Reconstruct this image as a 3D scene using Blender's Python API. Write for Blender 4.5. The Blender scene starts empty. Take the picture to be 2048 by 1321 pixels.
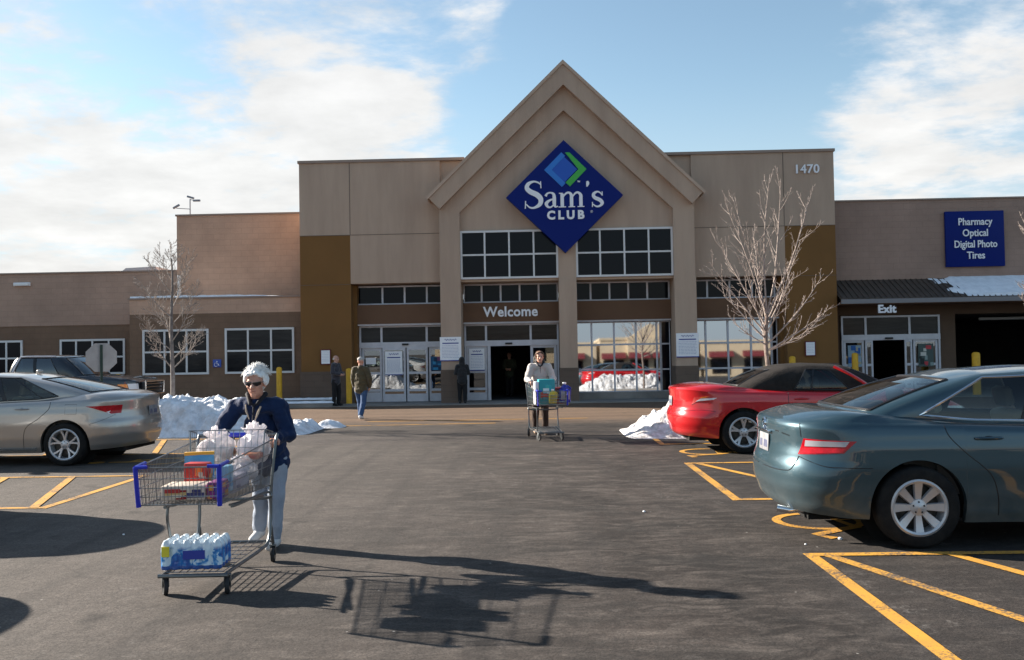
import bpy, bmesh, math, random
from mathutils import Vector, Matrix, noise
D = bpy.data; SC = bpy.context.scene; COL = SC.collection
R = math.radians; PI = math.pi
random.seed(4)

# ---------------------------------------------------------------- camera
cam = D.cameras.new('camera'); cam.sensor_width = 36; cam.lens = 31.64; cam.clip_end = 3000; cam.clip_start = .05
co = D.objects.new('camera', cam); COL.objects.link(co); SC.camera = co
co.matrix_world = Matrix.Translation((0, 0, 1.65)) @ Matrix.Rotation(R(1.6), 4, 'Z') @ Matrix.Rotation(R(91.38), 4, 'X') @ Matrix.Rotation(R(-1.0), 4, 'Z')

# ---------------------------------------------------------------- light
SUN_DIR = Vector((-.865, .325, .380)).normalized()        # towards the sun
SUN_EL = math.asin(SUN_DIR.z); SUN_AZ = math.atan2(SUN_DIR.x, SUN_DIR.y)
sl = D.lights.new('sun', 'SUN'); sl.energy = 5.0; sl.angle = R(.53); sl.color = (1, .91, .79)
so = D.objects.new('sun', sl); COL.objects.link(so)
so.rotation_euler = SUN_DIR.to_track_quat('Z', 'Y').to_euler()
W = D.worlds.new('World'); SC.world = W; W.use_nodes = True
nt = W.node_tree; N = nt.nodes; L = nt.links
for n in list(N): N.remove(n)
def node(t, **kw):
    n = N.new(t)
    for k, v in kw.items(): setattr(n, k, v)
    return n
def wmath(op, a, b=None, c=None, clamp=False):
    n = node('ShaderNodeMath', operation=op); n.use_clamp = clamp
    for i, v in enumerate((a, b, c)):
        if v is None: continue
        if isinstance(v, (int, float)): n.inputs[i].default_value = v
        else: L.new(v, n.inputs[i])
    return n.outputs[0]
sky = node('ShaderNodeTexSky', sky_type='NISHITA'); sky.sun_disc = False
sky.sun_elevation = SUN_EL; sky.sun_rotation = SUN_AZ; sky.dust_density = .3; sky.ozone_density = 1.6; sky.air_density = 1.0
tc = node('ShaderNodeTexCoord'); sep = node('ShaderNodeSeparateXYZ'); L.new(tc.outputs['Generated'], sep.inputs[0])
zz = wmath('MAXIMUM', sep.outputs[2], 0.0); zz = wmath('ADD', zz, .16)
cu = wmath('DIVIDE', sep.outputs[0], zz); cv = wmath('DIVIDE', sep.outputs[1], zz)
cmb = node('ShaderNodeCombineXYZ'); L.new(cu, cmb.inputs[0]); L.new(cv, cmb.inputs[1])
n1 = node('ShaderNodeTexNoise'); n1.inputs['Scale'].default_value = 2.3; n1.inputs['Detail'].default_value = 10; n1.inputs['Roughness'].default_value = .60; n1.inputs['Distortion'].default_value = .25
L.new(cmb.outputs[0], n1.inputs['Vector'])
mp = node('ShaderNodeMapping'); mp.inputs['Scale'].default_value = (6, 8.5, 1); mp.inputs['Rotation'].default_value = (0, 0, .35); L.new(cmb.outputs[0], mp.inputs[0])
n2 = node('ShaderNodeTexNoise'); n2.inputs['Scale'].default_value = 1.6; n2.inputs['Detail'].default_value = 6; n2.inputs['Roughness'].default_value = .6
L.new(mp.outputs[0], n2.inputs['Vector'])
F = 1800.
def pdir(px, py):
    return (co.matrix_world.to_3x3() @ Vector(((px - 1024) / F, -(py - 660.5) / F, -1))).normalized()
# banks of cloud (+) and clear gaps (-) at their place in the sky
blobs = [(700, 130, 4.2, .30), (820, 150, 2.8, .20), (560, 200, 4.5, .24), (240, 300, 8, .13), (420, 430, 9, .20), (40, 430, 11, .17), (380, 110, 3, -.10), (190, 70, 7, -.25), (470, 20, 2.6, .22), (90, 20, 4, .05), (985, 42, 2.4, .42),
         (-500, 200, 20, .20), (1800, 260, 5, .17), (1690, 290, 4, .15), (2040, 280, 6, .20), (1960, 50, 4.0, .20), (1690, 160, 3, .13), (1720, 360, 5, .14), (820, 320, 4.5, .20), (30, 30, 7, .05),
         (1330, 210, 9, -.30), (1500, 60, 8, -.24), (1250, 20, 7, -.20), (760, 20, 3.5, -.2), (1480, 330, 5, -.22), (1020, 180, 4.5, -.14), (260, 120, 3.5, -.17), (1100, 120, 3.5, -.12), (1880, 150, 2.2, -.16)]
dens = wmath('ADD', wmath('MULTIPLY', n1.outputs[0], 1.7), wmath('MULTIPLY', n2.outputs[0], .45))
dens = wmath('SUBTRACT', dens, .48)
vb = node('ShaderNodeVectorMath', operation='DOT_PRODUCT'); L.new(tc.outputs['Generated'], vb.inputs[0]); vb.inputs[1].default_value = (.1, -1, .1)
dens = wmath('SUBTRACT', dens, wmath('MULTIPLY', wmath('MAXIMUM', vb.outputs['Value'], 0.0), .45))       # clear sky behind the camera
for px, py, r, a in blobs:
    dv = pdir(px, py); k = 2 / R(r) ** 2
    vm = node('ShaderNodeVectorMath', operation='DOT_PRODUCT'); L.new(tc.outputs['Generated'], vm.inputs[0]); vm.inputs[1].default_value = dv
    e = wmath('EXPONENT', wmath('MULTIPLY', wmath('SUBTRACT', vm.outputs['Value'], 1.0), k))
    dens = wmath('ADD', dens, wmath('MULTIPLY', e, a))
mr = node('ShaderNodeMapRange', interpolation_type='SMOOTHSTEP'); L.new(dens, mr.inputs[0]); mr.inputs[1].default_value = .52; mr.inputs[2].default_value = .98
cr = node('ShaderNodeMapRange'); n4 = node('ShaderNodeTexNoise'); n4.inputs['Scale'].default_value = 2.6; n4.inputs['Detail'].default_value = 8; n4.inputs['Roughness'].default_value = .6; L.new(cmb.outputs[0], n4.inputs['Vector'])
L.new(n4.outputs[0], cr.inputs[0]); cr.inputs[1].default_value = .32; cr.inputs[2].default_value = .66; cr.inputs[3].default_value = 2.35; cr.inputs[4].default_value = 3.0
cc = node('ShaderNodeMix', data_type='RGBA'); cc.inputs[6].default_value = (.74, .85, .98, 1); cc.inputs[7].default_value = (1, .985, .965, 1)
L.new(mr.outputs[0], cc.inputs[0])
sc_ = node('ShaderNodeVectorMath', operation='SCALE'); L.new(cc.outputs[2], sc_.inputs[0]); L.new(cr.outputs[0], sc_.inputs[3])
mx = node('ShaderNodeMix', data_type='RGBA'); L.new(wmath('MULTIPLY', mr.outputs[0], .93), mx.inputs[0]); skm = node('ShaderNodeMix', data_type='RGBA'); skm.blend_type = 'MULTIPLY'; skm.inputs[0].default_value = 1; L.new(sky.outputs[0], skm.inputs[6]); skm.inputs[7].default_value = (.64, .63, .565, 1)
hz = node('ShaderNodeMapRange', interpolation_type='SMOOTHSTEP'); L.new(sep.outputs[2], hz.inputs[0]); hz.inputs[1].default_value = .30; hz.inputs[2].default_value = .0; hz.inputs[4].default_value = .92
hx = node('ShaderNodeMix', data_type='RGBA'); L.new(hz.outputs[0], hx.inputs[0]); L.new(skm.outputs[2], hx.inputs[6]); hx.inputs[7].default_value = (1.75, 1.98, 2.25, 1); L.new(hx.outputs[2], mx.inputs[6]); L.new(sc_.outputs[0], mx.inputs[7])
bg = node('ShaderNodeBackground'); bg.inputs[1].default_value = .115; L.new(mx.outputs[2], bg.inputs[0])
wo = node('ShaderNodeOutputWorld'); L.new(bg.outputs[0], wo.inputs[0])
SC.view_settings.view_transform = 'Standard'; SC.view_settings.look = 'None'; SC.view_settings.gamma = 1
SC.view_settings.exposure = 1.58; SC.view_settings.use_curve_mapping = False
SC.render.engine = 'CYCLES'

# ---------------------------------------------------------------- materials
def lin(h):
    h = h.lstrip('#'); v = [int(h[i:i + 2], 16) / 255 for i in (0, 2, 4)]
    return tuple((x / 12.92 if x <= .04045 else ((x + .055) / 1.055) ** 2.4) for x in v)
MC = {}
def mat(name, col=(.5, .5, .5), rough=.6, metal=0., col2=None, ns=3., nmix=1., bump=0., bs=40., coat=0., spec=.5, trans=0., emit=0., dirt=None, dlo=0., dhi=.5, ior=1.45, alpha=1., sheen=0., stretch=None, detail=5):
    if name in MC: return MC[name]
    m = D.materials.new(name); m.use_nodes = True; t = m.node_tree; b = t.nodes['Principled BSDF']; lk = t.links.new
    b.inputs['Roughness'].default_value = rough; b.inputs['Metallic'].default_value = metal; b.inputs['Base Color'].default_value = (*col, 1)
    b.inputs['Coat Weight'].default_value = coat; b.inputs['Coat Roughness'].default_value = .04; b.inputs['Specular IOR Level'].default_value = spec; b.inputs['IOR'].default_value = ior
    b.inputs['Sheen Weight'].default_value = sheen
    tcn = t.nodes.new('ShaderNodeTexCoord'); src = tcn.outputs['Object']
    if stretch:
        mpn = t.nodes.new('ShaderNodeMapping'); mpn.inputs['Scale'].default_value = stretch; lk(src, mpn.inputs[0]); src = mpn.outputs[0]
    cout = None
    if col2 is not None:
        n = t.nodes.new('ShaderNodeTexNoise'); n.inputs['Scale'].default_value = ns; n.inputs['Detail'].default_value = detail; n.inputs['Roughness'].default_value = .65; lk(src, n.inputs['Vector'])
        r = t.nodes.new('ShaderNodeMapRange'); lk(n.outputs[0], r.inputs[0]); r.inputs[1].default_value = .35; r.inputs[2].default_value = .65; r.inputs[4].default_value = nmix
        x = t.nodes.new('ShaderNodeMix'); x.data_type = 'RGBA'; x.inputs[6].default_value = (*col, 1); x.inputs[7].default_value = (*col2, 1); lk(r.outputs[0], x.inputs[0]); cout = x.outputs[2]
    if dirt is not None:                                  # road salt and grime, thickest at the sills
        s = t.nodes.new('ShaderNodeSeparateXYZ'); lk(tcn.outputs['Object'], s.inputs[0])
        r = t.nodes.new('ShaderNodeMapRange'); lk(s.outputs[2], r.inputs[0]); r.inputs[1].default_value = dhi; r.inputs[2].default_value = dlo; r.inputs[3].default_value = 0; r.inputs[4].default_value = .75
        n = t.nodes.new('ShaderNodeTexNoise'); n.inputs['Scale'].default_value = 7; n.inputs['Detail'].default_value = 7; lk(tcn.outputs['Object'], n.inputs['Vector'])
        mu = t.nodes.new('ShaderNodeMath'); mu.operation = 'MULTIPLY'; lk(r.outputs[0], mu.inputs[0]); lk(n.outputs[0], mu.inputs[1]); mu.use_clamp = True
        x = t.nodes.new('ShaderNodeMix'); x.data_type = 'RGBA'; lk(mu.outputs[0], x.inputs[0]); x.inputs[7].default_value = (*dirt, 1)
        if cout: lk(cout, x.inputs[6])
        else: x.inputs[6].default_value = (*col, 1)
        cout = x.outputs[2]
        ra = t.nodes.new('ShaderNodeMapRange'); lk(mu.outputs[0], ra.inputs[0]); ra.inputs[3].default_value = rough; ra.inputs[4].default_value = .8; lk(ra.outputs[0], b.inputs['Roughness'])
        rb = t.nodes.new('ShaderNodeMapRange'); lk(mu.outputs[0], rb.inputs[0]); rb.inputs[3].default_value = coat; rb.inputs[4].default_value = 0; rb.inputs[2].default_value = .4; lk(rb.outputs[0], b.inputs['Coat Weight'])
    if cout: lk(cout, b.inputs['Base Color'])
    if bump:
        n = t.nodes.new('ShaderNodeTexNoise'); n.inputs['Scale'].default_value = bs; n.inputs['Detail'].default_value = 4; lk(src, n.inputs['Vector'])
        bn = t.nodes.new('ShaderNodeBump'); bn.inputs['Strength'].default_value = min(1, bump); bn.inputs['Distance'].default_value = .02; lk(n.outputs[0], bn.inputs['Height']); lk(bn.outputs[0], b.inputs['Normal'])
    if emit: b.inputs['Emission Color'].default_value = (*col, 1); b.inputs['Emission Strength'].default_value = emit
    if trans or alpha < 1:
        b.inputs['Transmission Weight'].default_value = trans; b.inputs['Alpha'].default_value = alpha
    MC[name] = m; return m
def glassmat(name, tint, refl=.12, rough=.01):            # thin sheet: see-through tint plus mirror reflection rising at grazing angles
    if name in MC: return MC[name]
    m = D.materials.new(name); m.use_nodes = True; t = m.node_tree; lk = t.links.new
    for n in list(t.nodes): t.nodes.remove(n)
    o = t.nodes.new('ShaderNodeOutputMaterial'); mxs = t.nodes.new('ShaderNodeMixShader'); tr = t.nodes.new('ShaderNodeBsdfTransparent'); g = t.nodes.new('ShaderNodeBsdfGlossy')
    tr.inputs[0].default_value = (*tint, 1); g.inputs[0].default_value = (1, 1, 1, 1); g.inputs['Roughness'].default_value = rough
    lw = t.nodes.new('ShaderNodeFresnel'); lw.inputs[0].default_value = 1.5
    r = t.nodes.new('ShaderNodeMapRange'); lk(lw.outputs[0], r.inputs[0]); r.inputs[1].default_value = .04; r.inputs[2].default_value = 1; r.inputs[3].default_value = refl; r.inputs[4].default_value = 1
    lk(r.outputs[0], mxs.inputs[0]); lk(tr.outputs[0], mxs.inputs[1]); lk(g.outputs[0], mxs.inputs[2]); lk(mxs.outputs[0], o.inputs[0])
    MC[name] = m; return m
def blockmat(name, col, col2, mortar, bw=.4, bh=.2, bump=.5):   # masonry blocks laid in the x-z plane
    if name in MC: return MC[name]
    m = D.materials.new(name); m.use_nodes = True; t = m.node_tree; b = t.nodes['Principled BSDF']; lk = t.links.new; b.inputs['Roughness'].default_value = .9
    tcn = t.nodes.new('ShaderNodeTexCoord'); s = t.nodes.new('ShaderNodeSeparateXYZ'); c = t.nodes.new('ShaderNodeCombineXYZ'); lk(tcn.outputs['Object'], s.inputs[0])
    ad = t.nodes.new('ShaderNodeMath'); ad.operation = 'ADD'; lk(s.outputs[0], ad.inputs[0]); lk(s.outputs[1], ad.inputs[1]); lk(ad.outputs[0], c.inputs[0]); lk(s.outputs[2], c.inputs[1])
    br = t.nodes.new('ShaderNodeTexBrick'); lk(c.outputs[0], br.inputs['Vector']); br.inputs['Scale'].default_value = 1; br.inputs['Brick Width'].default_value = bw; br.inputs['Row Height'].default_value = bh
    br.inputs['Mortar Size'].default_value = .008; br.inputs['Color1'].default_value = (*col, 1); br.inputs['Color2'].default_value = (*col2, 1); br.inputs['Mortar'].default_value = (*mortar, 1); br.inputs['Mortar Smooth'].default_value = .3
    n = t.nodes.new('ShaderNodeTexNoise'); n.inputs['Scale'].default_value = .6; n.inputs['Detail'].default_value = 8; n.inputs['Roughness'].default_value = .7; lk(tcn.outputs['Object'], n.inputs['Vector'])
    r = t.nodes.new('ShaderNodeMapRange'); lk(n.outputs[0], r.inputs[0]); r.inputs[1].default_value = .3; r.inputs[2].default_value = .7; r.inputs[3].default_value = .8; r.inputs[4].default_value = 1.12
    v = t.nodes.new('ShaderNodeVectorMath'); v.operation = 'SCALE'; lk(br.outputs[0], v.inputs[0]); lk(r.outputs[0], v.inputs[3]); lk(v.outputs[0], b.inputs['Base Color'])
    n2_ = t.nodes.new('ShaderNodeTexNoise'); n2_.inputs['Scale'].default_value = 30; n2_.inputs['Detail'].default_value = 5; lk(tcn.outputs['Object'], n2_.inputs['Vector'])
    a2 = t.nodes.new('ShaderNodeMath'); a2.operation = 'MULTIPLY_ADD'; lk(br.outputs['Fac'], a2.inputs[0]); a2.inputs[1].default_value = -.5; lk(n2_.outputs[0], a2.inputs[2])
    bn = t.nodes.new('ShaderNodeBump'); bn.inputs['Strength'].default_value = bump; bn.inputs['Distance'].default_value = .015; lk(a2.outputs[0], bn.inputs['Height']); lk(bn.outputs[0], b.inputs['Normal'])
    MC[name] = m; return m

# ---------------------------------------------------------------- mesh builder
class MB:
    def __init__(s): s.v = []; s.f = []; s.m = []; s.M = Matrix(); s.mi = 0
    def add(s, vs, fs, mi=None):
        b = len(s.v); s.v += [tuple(s.M @ Vector(v)) for v in vs]
        s.f += [tuple(b + i for i in f) for f in fs]; s.m += [s.mi if mi is None else mi] * len(fs); return s
    def box(s, x0, x1, y0, y1, z0, z1, mi=None):
        vs = [(x, y, z) for x in (x0, x1) for y in (y0, y1) for z in (z0, z1)]
        return s.add(vs, [(0, 1, 3, 2), (4, 6, 7, 5), (0, 4, 5, 1), (2, 3, 7, 6), (0, 2, 6, 4), (1, 5, 7, 3)], mi)
    def bevbox(s, x0, x1, y0, y1, z0, z1, b=.01, mi=None, seg=2):
        bm = bmesh.new(); bmesh.ops.create_cube(bm, size=1)
        for v in bm.verts: v.co = Vector(((x0 + x1) / 2 + v.co.x * (x1 - x0), (y0 + y1) / 2 + v.co.y * (y1 - y0), (z0 + z1) / 2 + v.co.z * (z1 - z0)))
        bmesh.ops.bevel(bm, geom=bm.edges[:], offset=b, segments=seg, profile=.5, affect='EDGES')
        bm.verts.index_update(); s.add([v.co[:] for v in bm.verts], [[v.index for v in f.verts] for f in bm.faces], mi); bm.free(); return s
    def grid(s, P, closed=False, mi=None, flip=False):
        n = len(P); k = len(P[0]); vs = [p for r in P for p in r]; fs = []
        for i in range(n - 1):
            for j in range(k if closed else k - 1):
                a, b, c, d = i * k + j, i * k + (j + 1) % k, (i + 1) * k + (j + 1) % k, (i + 1) * k + j
                fs.append((a, d, c, b) if flip else (a, b, c, d))
        return s.add(vs, fs, mi)
    def tube(s, pts, r, n=8, mi=None, closed=False, cap=True):
        pts = [Vector(p) for p in pts]; k = len(pts); rr = r if isinstance(r, (list, tuple)) else [r] * k
        rows = []; up = None
        for i, p in enumerate(pts):
            a = pts[(i - 1) % k] if (i > 0 or closed) else p; b = pts[(i + 1) % k] if (i < k - 1 or closed) else p
            t = (b - a).normalized()
            if up is None: up = t.orthogonal().normalized()
            up = (up - t * up.dot(t))
            up = up.normalized() if up.length > 1e-6 else t.orthogonal().normalized()
            w = t.cross(up)
            rows.append([p + (up * math.cos(2 * PI * j / n) + w * math.sin(2 * PI * j / n)) * rr[i] for j in range(n)])
        if closed: rows.append(rows[0])
        s.grid(rows, True, mi)
        if cap and not closed:
            b = len(s.v); s.v += [tuple(s.M @ v) for v in rows[0]] + [tuple(s.M @ v) for v in rows[-1]]
            s.f += [tuple(b + j for j in range(n))[::-1], tuple(b + n + j for j in range(n))]; s.m += [s.mi if mi is None else mi] * 2
        return s
    def lathe(s, prof, o=(0, 0, 0), ax='Z', n=24, mi=None, a0=0, a1=2 * PI):
        full = abs(a1 - a0 - 2 * PI) < 1e-6; k = n if full else n + 1; rows = []
        for r, h in prof:
            row = []
            for j in range(k):
                a = a0 + (a1 - a0) * j / n; c, d = r * math.cos(a), r * math.sin(a)
                p = (c, d, h) if ax == 'Z' else ((c, h, d) if ax == 'Y' else (h, c, d))
                row.append((p[0] + o[0], p[1] + o[1], p[2] + o[2]))
            rows.append(row)
        return s.grid(rows, full, mi)
    def prism(s, poly, y0, y1, mi=None):                 # polygon in x-z, extruded along y
        n = len(poly); vs = [(p[0], y0, p[1]) for p in poly] + [(p[0], y1, p[1]) for p in poly]
        fs = [tuple(range(n)), tuple(range(2 * n - 1, n - 1, -1))] + [(i, i + n, (i + 1) % n + n, (i + 1) % n) for i in range(n)]
        return s.add(vs, fs, mi)
    def sphere(s, c, r, n=12, m=8, mi=None):
        r = r if isinstance(r, (tuple, list)) else (r, r, r)
        rows = [[(c[0] + r[0] * math.sin(PI * i / m) * math.cos(2 * PI * j / n), c[1] + r[1] * math.sin(PI * i / m) * math.sin(2 * PI * j / n), c[2] + r[2] * math.cos(PI * i / m)) for j in range(n)] for i in range(m + 1)]
        return s.grid(rows, True, mi)
    def obj(s, name, mats, parent=None, smooth=True, angle=35, world=False, label=None):
        me = D.meshes.new(name); off = Vector((0, 0, 0))
        if world and parent is not None:
            q = parent
            while q is not None: off += q.location; q = q.parent
        me.from_pydata([tuple(Vector(v) - off) for v in s.v] if off.length else s.v, [], s.f)
        mats = mats if isinstance(mats, (list, tuple)) else [mats]
        for m in mats: me.materials.append(m)
        me.polygons.foreach_set('material_index', s.m)
        bm = bmesh.new(); bm.from_mesh(me); bmesh.ops.remove_doubles(bm, verts=bm.verts, dist=1e-5)
        bmesh.ops.dissolve_degenerate(bm, edges=bm.edges, dist=1e-6)
        bmesh.ops.recalc_face_normals(bm, faces=bm.faces)
        if smooth:
            ca = R(angle)
            for f in bm.faces: f.smooth = True
            for e in bm.edges:
                if len(e.link_faces) == 2 and e.calc_face_angle(0) > ca: e.smooth = False
        bm.to_mesh(me); bm.free(); me.update()
        o = D.objects.new(name, me); COL.objects.link(o); o.parent = parent
        if label: o['label'] = label
        return o
def tag(o, label, cat, group=None):
    o['label'] = label; o['category'] = cat
    if group: o['group'] = group
    return o
def thing(name, label, cat, loc=(0, 0, 0), rz=0., group=None):
    o = D.objects.new(name, None); COL.objects.link(o); o.location = loc; o.rotation_euler = (0, 0, rz); o.empty_display_size = .2
    return tag(o, label, cat, group)
def struct(o, stuff=False): o['kind'] = 'stuff' if stuff else 'structure'; return o
def copy_tree(o, parent=None):
    c = o.copy(); COL.objects.link(c); c.parent = parent
    for ch in [k for k in D.objects if k.parent == o]: copy_tree(ch, c)
    return c
def text_mesh(body, size, ext=.01, off=0., align='CENTER', sx=1., space=1.):
    c = D.curves.new('t', 'FONT'); c.body = body; c.size = size; c.extrude = ext; c.offset = off; c.align_x = align; c.align_y = 'CENTER'; c.space_character = space; c.resolution_u = 3
    o = D.objects.new('t', c); COL.objects.link(o); dg = bpy.context.evaluated_depsgraph_get(); dg.update()
    me = D.meshes.new_from_object(o.evaluated_get(dg)); vs = [(v.co.x * sx, -v.co.z, v.co.y) for v in me.vertices]; fs = [tuple(p.vertices) for p in me.polygons]
    D.objects.remove(o); D.curves.remove(c); D.meshes.remove(me); return vs, fs
def add_text(mb, body, x, y, z, size, ext=.01, off=0., mi=None, sx=1., space=1., align='CENTER'):
    vs, fs = text_mesh(body, size, ext, off, align, sx, space); mb.add([(v[0] + x, v[1] + y, v[2] + z) for v in vs], fs, mi)
def cr(P, n=8, closed=False):                            # Catmull-Rom through tuples of any length
    k = len(P); out = []
    for i in range(k if closed else k - 1):
        a, b, c, d = (P[(i - 1) % k] if closed or i else P[0]), P[i], P[(i + 1) % k], (P[(i + 2) % k] if closed or i < k - 2 else P[-1])
        for j in range(n):
            t = j / n; out.append(tuple(.5 * ((2 * q) + (r - p) * t + (2 * p - 5 * q + 4 * r - s) * t * t + (-p + 3 * q - 3 * r + s) * t ** 3) for p, q, r, s in zip(a, b, c, d)))
    if not closed: out.append(tuple(P[-1]))
    return out
def interp(tab, x):                                      # smooth monotone table lookup
    if x <= tab[0][0]: return tab[0][1]
    for (a, va), (b, vb) in zip(tab, tab[1:]):
        if x <= b: t = (x - a) / (b - a); t = t * t * (3 - 2 * t) * .5 + t * .5; return va + (vb - va) * t
    return tab[-1][1]
# ---------------------------------------------------------------- palette
BEIGE = (.50, .365, .272); BEIGE2 = (.42, .302, .225)
M = dict(
    beige=mat('beige_stucco', BEIGE, .9, col2=BEIGE2, stretch=(1.6, 1.6, .22), ns=.9, bump=.35, bs=60),
    beiget=mat('beige_trim', (.52, .38, .285), .85, col2=(.46, .337, .252), ns=1.2, bump=.25, bs=60),
    joint=mat('joint_dark', (.17, .13, .10), .9),
    brown=mat('brown_stucco', (.215, .104, .031), .9, col2=(.19, .092, .027), ns=.7, bump=.35, bs=60),
    band=mat('brown_band', (.155, .083, .046), .85, col2=(.135, .072, .041), ns=1.5),
    stone=blockmat('stone_base', (.155, .108, .080), (.14, .098, .073), (.12, .085, .065), .6, .2),
    pink=blockmat('pink_block', (.56, .355, .25), (.53, .34, .24), (.48, .305, .215), .4, .2),
    pinkd=blockmat('far_pink_block', (.43, .288, .215), (.41, .274, .205), (.375, .25, .186), .4, .2),
    block=blockmat('brown_block', (.21, .128, .082), (.195, .12, .077), (.17, .106, .068), .4, .2),
    pinkr=blockmat('mauve_block', (.37, .245, .188), (.35, .233, .18), (.32, .214, .165), .4, .2),
    alu=mat('aluminium_frame', (.60, .60, .64), .5, .15, col2=(.52, .52, .56), ns=4),
    white=mat('white_frame', (.70, .69, .68), .5),
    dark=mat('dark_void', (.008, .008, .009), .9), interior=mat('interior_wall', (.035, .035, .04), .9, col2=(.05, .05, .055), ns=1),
    darkglass=mat('dark_window_glass', (.003, .004, .008), .08, spec=.18),
    blind=mat('blind_glass', (.030, .029, .029), .12, spec=.25, col2=(.012, .012, .014), ns=2.5, stretch=(.4, 1, 3)),
    mirror=mat('mirror_glass', (.43, .46, .50), .022, 1.),
    conc=mat('concrete', (.30, .275, .25), .9, col2=(.20, .18, .165), ns=1.2, bump=.3, bs=80),
    cap=mat('parapet_metal', (.30, .22, .175), .5, .2),
    snow=mat('snow', (.86, .88, .92), .7, col2=(.72, .74, .78), ns=5, bump=.8, bs=14, sheen=.1),
    yellow=mat('bollard_yellow', (.75, .42, .02), .55, col2=(.62, .33, .02), ns=6),
    wht=mat('sign_white', (.88, .88, .90), .5), blue=mat('sign_blue', (.004, .016, .155), .5, spec=.15),
    black=mat('black_plastic', (.012, .012, .013), .5),
)

# ---------------------------------------------------------------- ground
def asphalt():
    m = D.materials.new('asphalt'); m.use_nodes = True; t = m.node_tree; b = t.nodes['Principled BSDF']; lk = t.links.new
    tcn = t.nodes.new('ShaderNodeTexCoord'); P = tcn.outputs['Object']
    def nz(scale, det=6, ro=.6, st=None, dist=0):
        src = P
        if st: q = t.nodes.new('ShaderNodeMapping'); q.inputs['Scale'].default_value = st; lk(P, q.inputs[0]); src = q.outputs[0]
        n = t.nodes.new('ShaderNodeTexNoise'); n.inputs['Scale'].default_value = scale; n.inputs['Detail'].default_value = det; n.inputs['Roughness'].default_value = ro; n.inputs['Distortion'].default_value = dist; lk(src, n.inputs['Vector']); return n.outputs[0]
    def rg(x, a, b_, c=0, d=1):
        r = t.nodes.new('ShaderNodeMapRange'); lk(x, r.inputs[0]); r.inputs[1].default_value = a; r.inputs[2].default_value = b_; r.inputs[3].default_value = c; r.inputs[4].default_value = d; return r.outputs[0]
    def mixc(f, a, c):
        x = t.nodes.new('ShaderNodeMix'); x.data_type = 'RGBA'; lk(f, x.inputs[0])
        for i, q in ((6, a), (7, c)):
            if isinstance(q, tuple): x.inputs[i].default_value = (*q, 1)
            else: lk(q, x.inputs[i])
        return x.outputs[2]
    def mul(a, c):
        x = t.nodes.new('ShaderNodeMath'); x.operation = 'MULTIPLY'; x.use_clamp = True
        for i, q in ((0, a), (1, c)):
            if isinstance(q, (int, float)): x.inputs[i].default_value = q
            else: lk(q, x.inputs[i])
        return x.outputs[0]
    s = t.nodes.new('ShaderNodeSeparateXYZ'); lk(P, s.inputs[0])
    c = mixc(rg(nz(.55, 10, .74), .40, .60), (.015, .0120, .0106), (.047, .0375, .0325))
    c = mixc(mul(rg(nz(2.2, 8, .75, (1, 2.4, 1), .8), .46, .72), .75), c, (.140, .118, .103))            # pale salt scuffs
    c = mixc(mul(rg(nz(1.1, 8, .78, (.6, 1.5, 1), .5), .50, .60), .60), c, (.022, .0195, .018))             # dark damp patches
    # travel lane by the store: brown grit in long streaks along the building
    lane = mul(rg(s.outputs[1], 20.2, 22.4), rg(s.outputs[1], 60, 50))
    c = mixc(mul(lane, rg(nz(.8, 6, .7, (.14, 2.2, 1)), .25, .6, .5, 1)), c, (.165, .108, .072))
    c = mixc(mul(mul(lane, rg(nz(.9, 6, .7, (.12, 2.6, 1)), .50, .68)), .85), c, (.07, .047, .034))
    # wet band where the melting piles drain across the aisle
    wet = mul(rg(s.outputs[1], 15.6, 17.0), rg(s.outputs[1], 20.4, 18.6))
    wet = mul(wet, rg(nz(.9, 5, .6, (.25, 1.6, 1)), .38, .58))
    c = mixc(mul(wet, .85), c, (.026, .022, .021))
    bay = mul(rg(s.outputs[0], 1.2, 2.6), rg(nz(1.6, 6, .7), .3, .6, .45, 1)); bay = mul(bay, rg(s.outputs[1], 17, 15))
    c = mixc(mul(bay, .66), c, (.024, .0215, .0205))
    left = mul(rg(s.outputs[0], .8, -3.4), rg(s.outputs[1], 22, 18))
    c = mixc(mul(left, .62), c, (.112, .096, .085))
    salt = mul(rg(nz(5.5, 9, .8), .56, .72), rg(nz(.55, 4, .6), .48, .62)); c = mixc(mul(salt, .7), c, (.26, .24, .22))                     # dried salt bloom
    trk = mul(rg(nz(1.0, 4, .55, (2.6, .10, 1)), .50, .66), rg(s.outputs[1], 19, 15)); c = mixc(mul(trk, .38), c, (.028, .025, .024))             # tyre-polished tracks along the aisle
    oil = mul(rg(nz(1.5, 3, .5), .66, .74), 1.0); c = mixc(mul(oil, .6), c, (.016, .0145, .014))
    vor = t.nodes.new('ShaderNodeTexVoronoi'); vor.inputs['Scale'].default_value = 100; lk(P, vor.inputs['Vector'])
    sp = t.nodes.new('ShaderNodeSeparateColor'); lk(vor.outputs['Color'], sp.inputs[0])
    sc2 = t.nodes.new('ShaderNodeVectorMath'); sc2.operation = 'SCALE'; lk(c, sc2.inputs[0]); lk(rg(sp.outputs[0], 0, 1, .70, 1.36), sc2.inputs[3]); c = sc2.outputs[0]
    vor2 = t.nodes.new('ShaderNodeTexVoronoi'); vor2.inputs['Scale'].default_value = 6.5; lk(P, vor2.inputs['Vector'])
    sp2 = t.nodes.new('ShaderNodeSeparateColor'); lk(vor2.outputs['Color'], sp2.inputs[0])
    chips = mul(rg(vor2.outputs['Distance'], .075, .045), rg(sp2.outputs[1], .86, .88)); c = mixc(mul(chips, .55), c, (.42, .40, .37))   # chips of ice and grit
    # sealed cracks
    vc = t.nodes.new('ShaderNodeTexVoronoi'); vc.feature = 'DISTANCE_TO_EDGE'; vc.inputs['Scale'].default_value = .16
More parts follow.
